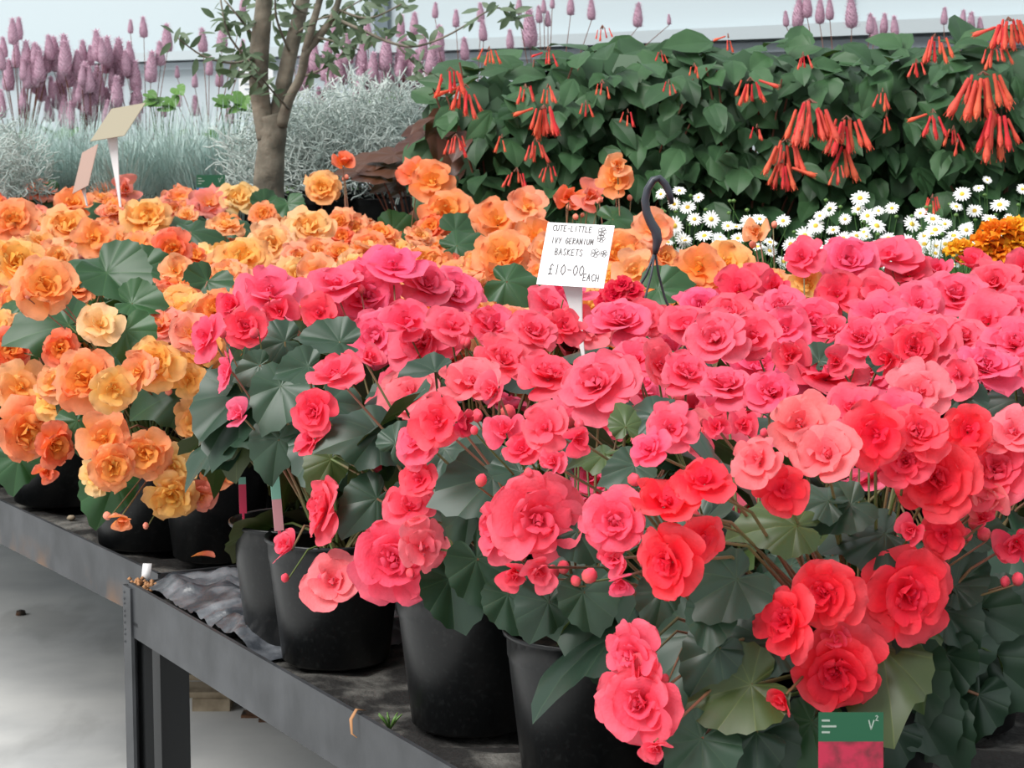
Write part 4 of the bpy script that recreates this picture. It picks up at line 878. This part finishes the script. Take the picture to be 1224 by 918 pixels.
# burgundy heuchera by the silver foliage
b = at(500, 190, 5.9); q = Plant((b.x, b.y, DECK + .004), 'x', 'dark burgundy leaved plant between the silver foliage and the fuchsias', None, FPOT, None, name='burgundy_leaf_plant', rim=.2)
for (x, y, w, a) in [(500,170,46,190),(470,185,50,185),(520,180,50,170),(520,155,60,200),(540,195,50,190),(450,195,40,180),(505,195,40,170),(530,140,40,150),(490,205,40,190),(545,170,50,160),(470,200,60,185),(515,210,60,175),(440,190,50,200),(490,185,60,160),(535,215,60,190),(455,210,50,170),(550,200,56,200),(505,222,60,180),(430,205,44,180),(475,218,50,200),(560,230,60,170)]:
    p = at(x, y, 5.75 + U(-.05, .1)); sc = Vector((math.cos(D(a)), -.2, math.sin(D(a)))); q.leaf(p, sc, Vector((U(-.2, .2), -.45, 1)), w * .8 * 5.8 / F, LD)
q.done(M_RSTEM)

# ---------------------------------------------------------------- grasses, silver foliage, purple spikes on the raised bench
def grass_mesh(seed, n, R, H, m, w=.0016):
    R_ = random.Random(seed); mb = MB()
    for _ in range(n):
        a = R_.uniform(0, 6.28); lean = R_.random() ** .6; L = H * R_.uniform(.45, 1.1); d = Vector((math.cos(a), math.sin(a), 0)); b = d * R_.uniform(0, .14) + Vector((0, 0, .12 - .1 * R_.random())); s_ = Vector((-d.y, d.x, 0)) * w
        pts = []; 
        for i in range(5):
            t = i / 4; p = b + d * (lean * R * (t ** 1.4)) + Vector((0, 0, L * t * (1 - .38 * lean * t))) + Vector((R_.uniform(-.006, .006), R_.uniform(-.006, .006), 0)) * t
            ww = s_ * (1 - .8 * t); pts += [p - ww, p + ww]
        mb.grid(pts, 5, 2)
    return mb.mesh('grass_blades', m)
GM = [grass_mesh(i, 1100, .24, .34, M_FESC, .0017) for i in range(3)]
def wire_mesh(seed, n, R, H):
    R_ = random.Random(seed); mb = MB()
    for _ in range(n):
        a = R_.uniform(0, 6.28); r = R * math.sqrt(R_.random()); p = Vector((r * math.cos(a), r * math.sin(a), .12 + H * R_.uniform(.2, 1) * (1 - .5 * (r / R) ** 2))); d = Vector((R_.uniform(-1, 1), R_.uniform(-1, 1), R_.uniform(-.2, 1))).normalized(); pts = [p]
        for i in range(4):
            d = (d + Vector((R_.uniform(-1, 1), R_.uniform(-1, 1), R_.uniform(-.8, .8))) * .75).normalized(); p = p + d * .022; pts.append(p)
        mb.tube(pts, .0019, 3, cap=False)
    return mb.mesh('curled_twigs', M_SILV)
WM = [wire_mesh(i, 1300, .24, .36) for i in range(2)]
SPOT = pot_mesh(.11, .09, .14)
for i, (px, Y, sc, lab) in enumerate([(-60, 7.75, 1., 'cut by the left frame edge'), (25, 7.6, 1., 'at far left below the purple spikes'), (85, 7.75, 1.05, 'behind the two price card backs'), (150, 7.55, 1.0, 'right of the taller price card back'), (205, 7.65, 1.1, 'above the small green label'), (262, 7.55, 1.08, 'just left of the olive trunk'), (118, 8.05, 1.1, 'behind the beige card, rear row'), (15, 8.1, 1.1, 'rear row at the left edge'), (235, 8.0, 1.1, 'rear row left of the olive trunk')]):
    p = at(px, 200, Y); r_ = tag(ob('grass_tuft', None, None, (p.x, p.y, BH)), 'blue grey fescue grass tuft ' + lab, 'ornamental grass', 'blue fescue on the raised bench')
    ob('pot', SPOT, r_); tag(ob('blades', GM[i % 3], r_, M=TRS((0, 0, 0), Matrix.Rotation(i * 1.3, 3, 'Z'), sc)), kind='stuff')
for i, (px, Y, sc, lab) in enumerate([(352, 7.25, 1., 'just right of the olive trunk'), (405, 7.3, 1.0, 'middle of the silver mass'), (458, 7.2, 1.05, 'beside the burgundy leaves'), (505, 7.3, 1.1, 'tallest, left of the fuchsias'), (430, 7.55, 1.1, 'rear row under the drooping branch'), (-20, 7.1, .85, 'low at the far left frame edge')]):
    p = at(px, 200, Y); z0 = BH if i != 5 else BH
    r_ = tag(ob('silver_bush', None, None, (p.x, p.y, z0)), 'wiry silver white foliage bush ' + lab, 'silver bush', 'silver cushion bushes behind the begonias')
    ob('pot', SPOT, r_); tag(ob('twigs', WM[i % 2], r_, M=TRS((0, 0, 0), Matrix.Rotation(i * 1.3, 3, 'Z'), sc)), kind='stuff')
def spike_mesh(seed):
    R_ = random.Random(seed); mb = MB(); N_ = 15
    mb.lathe([(.02, 0), (.17, .08), (.20, .3), (.15, .6), (.07, .85), (.0, 1)], 8)
    mb.g = [.15] * len(mb.v)
    for i in range(N_):
        z = .03 + .9 * i / N_; r = .2 * (1 - z * z) + .02
        for k in range(11):
            a = 2 * math.pi * (k + .5 * (i % 2)) / 11 + R_.uniform(-.1, .1); d = Vector((math.cos(a), math.sin(a), 0)); n = Vector((-d.y, d.x, 0)) * .035
            b = d * r * .6 + Vector((0, 0, z)); e = d * (r + R_.uniform(.06, .14)) + Vector((0, 0, z + R_.uniform(.04, .12))); b0 = len(mb.v)
            mb.v += [tuple(b - n), tuple(b + n), tuple(e)]; mb.g += [.2, .2, 1]; mb.f.append((b0, b0 + 1, b0 + 2)); mb.m.append(0)
    return mb.mesh('flower_spike', M_SPIKE)
SM = [spike_mesh(i) for i in range(2)]
pt = []
for i, (px, Y, lab) in enumerate([(25, 8.35, 'at the far left'), (105, 8.3, 'left of the beige card back'), (175, 8.35, 'above the blue grass'), (250, 8.3, 'left of the olive trunk'), (370, 8.0, 'behind the olive trunk'), (450, 7.95, 'in front of the grey wall post'), (560, 7.8, 'behind the leftmost fuchsia'), (650, 7.6, 'above the fuchsias near the frame top'), (1010, 6.75, 'rising over the fuchsias at right'), (1140, 6.7, 'over the fuchsias near the right edge')]):
    p = at(px, 200, Y); z0 = BH if px < 600 else .75
    q = Plant((p.x, p.y, BH + .002), 'x', 'purple spiked bottlebrush plant ' + lab, 'purple spiked plants by the wall', SPOT, None, name='purple_spike_plant', rim=.13, cat='potted plant'); q.Y = Y; pt.append(q)
HS = [(16,42,30),(22,38,26),(42,68,26),(65,76,26),(78,75,40),(92,80,30),(108,70,24),(118,60,36),(124,65,30),(140,72,40),(152,80,30),(172,36,24),(156,34,16),(192,68,28),(200,50,32),(180,85,36),(212,88,14),(233,98,18),(243,52,28),(265,50,32),(250,82,22),(290,62,22),(262,95,24),(234,130,24),(214,122,16),(196,134,16),(275,140,22),(33,95,30),(10,95,36),(50,110,30),(72,110,40),(95,115,40),(118,110,40),(140,115,36),(30,130,30),(60,135,30),(5,60,24),(20,70,28),(85,138,26),(105,140,26),(290,8,20),
(375,75,36),(392,70,30),(362,95,40),(395,100,30),(440,45,30),(460,70,40),(478,35,26),(495,32,26),(500,95,36),(520,15,18),(525,50,30),(545,25,20),(575,18,22),(578,40,24),(610,50,22),(634,40,44),(620,10,20),(645,20,20),(655,25,18),(682,10,22),(707,15,24),(762,22,28),(410,90,30),(430,100,34),(450,105,30),(470,110,30),(485,70,40),(515,75,36),(535,100,26),(415,60,30),(382,120,24),(1018,20,36),(980,18,28),(965,10,30),(953,20,34),(992,15,24),(1040,32,24),(1056,32,24),(1070,35,24),(1128,22,20),(1160,30,24),(1172,34,20),(1045,38,26),(940,25,18),(1150,25,20),(660,5,14),(556,62,26),(505,60,30),(650,10,16),(400,35,20),(800,25,12),(445,85,34),(490,110,30),(560,95,24),(525,110,24),(350,60,20),(340,80,24)]
for i in range(90):
    HS.append((U(-5, 165) if i < 52 else U(385, 545), U(72, 150) if i % 3 else U(60, 100), U(24, 38)))
for (x, y, h) in HS:
    q = min(pt, key=lambda q: abs(proj(q.loc + Vector((0, 0, .4)))[0] - x)); Y = q.Y + U(-.12, .12); L = h * Y / F * 1.12; p = at(x, y + h * .4, Y) ; lean = Vector((U(-.08, .08), 0, 1))
    ob('flower_spike', rnd.choice(SM), q.root, M=TRS(p - q.loc, frame(lean), (L * .95, L * .95, L))); q.stem(p - q.loc, .0018)
for i, q in enumerate(pt):
    if i < 7:
        for k in range(10):
            a = k * 2.4; d = Vector((math.cos(a), math.sin(a), 0)); q.leaf(q.loc + d * .1 + Vector((0, 0, U(.16, .36))), d, Vector((d.x * .4, d.y * .4 - .3, 1)), .075, LG)
    q.done(M_RSTEM)
for (px, Y, lab, Ls) in [(192, 7.95, 'behind the blue grass by the beige card', [(178,112),(192,122),(196,128),(212,106),(205,118),(182,120)]), (282, 7.8, 'hugging the olive trunk at left', [(280,115),(290,120),(296,128),(284,130),(270,125),(302,118),(262,118),(250,160)]), (430, 7.9, 'behind the silver foliage', [(372,132),(382,138),(395,132),(450,118),(440,150),(508,105),(468,115),(385,148)])]:
    p = at(px, 200, Y); q = Plant((p.x, p.y, BH + .002), 'x', 'fresh green round leaved plant ' + lab, 'green leafy plants among the grasses', SPOT, None, name='leafy_plant', rim=.13)
    for (x, y) in Ls:
        w = at(x, y, Y - .05); q.leaf(w, Vector((U(-1, 1), -.3, U(-.6, .2))), Vector((U(-.3, .3), -.7, 1)), U(.045, .065), LG)
    q.done(M_FINE)
# small white notice on the wall behind the trunk
p = at(306, 98, 9.6); mb = MB(); mb.box((0, 0, 0), .15, .004, .13); root = tag(ob('notice_card', mb.mesh('card', M_CARD, False), None, p), 'small white notice behind the olive trunk', 'notice')
mb = MB()
for i in range(4): mb.box((0, -.003, .035 - i * .022), .1, .001, .006)
ob('print', mb.mesh('print', M_TRIM2, False), root); mb = MB(); mb.box((0, .006, -p.z / 2 - .06), .02, .008, p.z - .13); ob('stake', mb.mesh('stake', M_STAKE, False), root)

# ---------------------------------------------------------------- olive tree
TY = 6.75
tb = at(322, 200, TY); TB = Vector((tb.x, TY, 0))
tree = tag(ob('olive_tree', None, None, TB), 'forked olive tree with grey bark and small grey green leaves', 'tree')
mb = MB(); mb.lathe([(0, .002), (.16, 0), (.165, .01), (.2, .36), (.215, .37), (.215, .4), (.195, .4), (.185, .35), (0, .35)], 32); ob('pot', mb.mesh('pot', M_POT), tree)
def limb(name, pts, parent, rs=None, n=10):
    P3 = [at(x, y, TY + dz) - TB for (x, y, r, dz) in pts]; R3 = [r * TY / F for (x, y, r, dz) in pts]
    PP = []; RR = []
    for i in range(len(P3) - 1):
        for k in range(4):
            t = k / 4; a = P3[max(i - 1, 0)]; b = P3[i]; c = P3[i + 1]; d = P3[min(i + 2, len(P3) - 1)]
            PP.append(.5 * ((2 * b) + (c - a) * t + (2 * a - 5 * b + 4 * c - d) * t * t + (3 * b - a - 3 * c + d) * t ** 3)); RR.append(R3[i] + (R3[i + 1] - R3[i]) * t)
    PP.append(P3[-1]); RR.append(R3[-1]); mb = MB(); mb.tube(PP, RR, n); return ob(name, mb.mesh(name, M_BARK), parent), PP
zb = proj(TB + Vector((0, 0, .34)))
tr, PT = limb('trunk', [(322, zb[1], 20, 0), (321, 260, 19, 0), (322, 205, 18, 0), (324, 180, 16.5, 0), (326, 155, 17, 0), (322, 138, 14, 0)], tree, n=14)
LB = []
for pts in ([(322, 165, 15, 0), (313, 130, 11.5, 0), (309, 90, 11.5, -.02), (311, 50, 11.5, -.03), (315, 10, 10, -.03), (318, -60, 8, 0)],
            [(328, 160, 14, 0), (335, 125, 11, .02), (341, 90, 9.5, .02), (350, 50, 9, .03), (360, 10, 8.5, .05), (372, -50, 7, .1)],
            [(336, 150, 8, -.02), (346, 118, 6, -.04), (360, 90, 5.5, -.06), (366, 62, 5.5, -.08), (380, 45, 5, -.08), (400, 15, 4, -.1), (412, -30, 3, -.1)],
            [(365, 62, 5, -.08), (372, 35, 4.5, -.1), (382, 0, 4, -.1), (390, -40, 3, -.1)]):
    o_, pp = limb('branch', pts, tree); LB.append(pp)
TW = [[(318, 60, 3, 0), (285, 75, 1.6, -.1), (245, 68, 1.2, -.15), (212, 45, .8, -.2)], [(312, 85, 2, 0), (275, 45, 1.3, -.1), (262, -10, 1, -.1)], [(318, 110, 2, 0), (300, 90, 1.2, -.1), (275, 90, .8, -.1)],
      [(395, 20, 2.4, -.1), (430, 35, 2, -.12), (470, 52, 1.8, -.15), (500, 55, 1.5, -.15), (540, 40, 1.2, -.2), (590, 10, 1, -.2), (610, 18, .6, -.2)], [(400, 10, 2, -.1), (440, 22, 1.4, -.1), (480, 5, 1, -.1)], [(355, 40, 2, 0), (375, 25, 1.3, -.1), (405, 15, 1, -.1), (440, -5, .8, -.1)], [(380, 45, 2, -.1), (400, 50, 1.4, -.1), (430, 60, .8, -.1)],
      [(300, 40, 2, 0), (285, 20, 1.3, -.1), (268, 0, 1, -.1)], [(345, 60, 2, 0), (330, 20, 1.4, -.15), (330, -20, 1, -.2)], [(345, 130, 1.6, -.05), (318, 100, 1, -.15), (296, 70, .7, -.2)], [(365, 15, 2, 0), (350, 5, 1.3, -.1), (345, -30, 1, -.1)], [(475, 55, 1.5, -.15), (500, 80, 1, -.15), (525, 100, .6, -.2)], [(360, 92, 2, -.05), (380, 85, 1.2, -.1), (400, 75, .8, -.1)]]
tl = []
for pts in TW:
    o_, pp = limb('twig', pts, tree, n=5); tl.append(pp)
HOLV = 0
for pp in tl:
    n = max(10, int(len(pp) * 1.7))
    for i in range(n):
        b = rnd.choice(pp[2:]) if rnd.random() < .8 else pp[-1]; b = b + Vector((U(-.02, .02), U(-.03, .03), U(-.02, .02))); d = Vector((U(-1, 1), U(-.6, .3), U(-.7, .8))).normalized()
        L = U(.038, .062); ob('leaf', rnd.choice(LOL), tree, M=TRS(b, frame(Vector((U(-.6, .6), U(-1, -.2), U(-.2, 1))), d), (L, L, L)))
for i in range(110):
    x, y = rnd.choice([(U(270, 440), U(-25, 45)), (U(330, 450), U(-20, 50)), (U(255, 330), U(20, 80)), (U(400, 530), U(0, 60))])
    b = at(x, y, TY + U(-.02, .3)) - TB; d = Vector((U(-1, 1), U(-.6, .3), U(-.8, .5))).normalized(); L = U(.038, .062)
    ob('leaf', rnd.choice(LOL), tree, M=TRS(b, frame(Vector((U(-.6, .6), U(-1, -.2), U(-.2, 1))), d), (L, L * 1.25, L)))
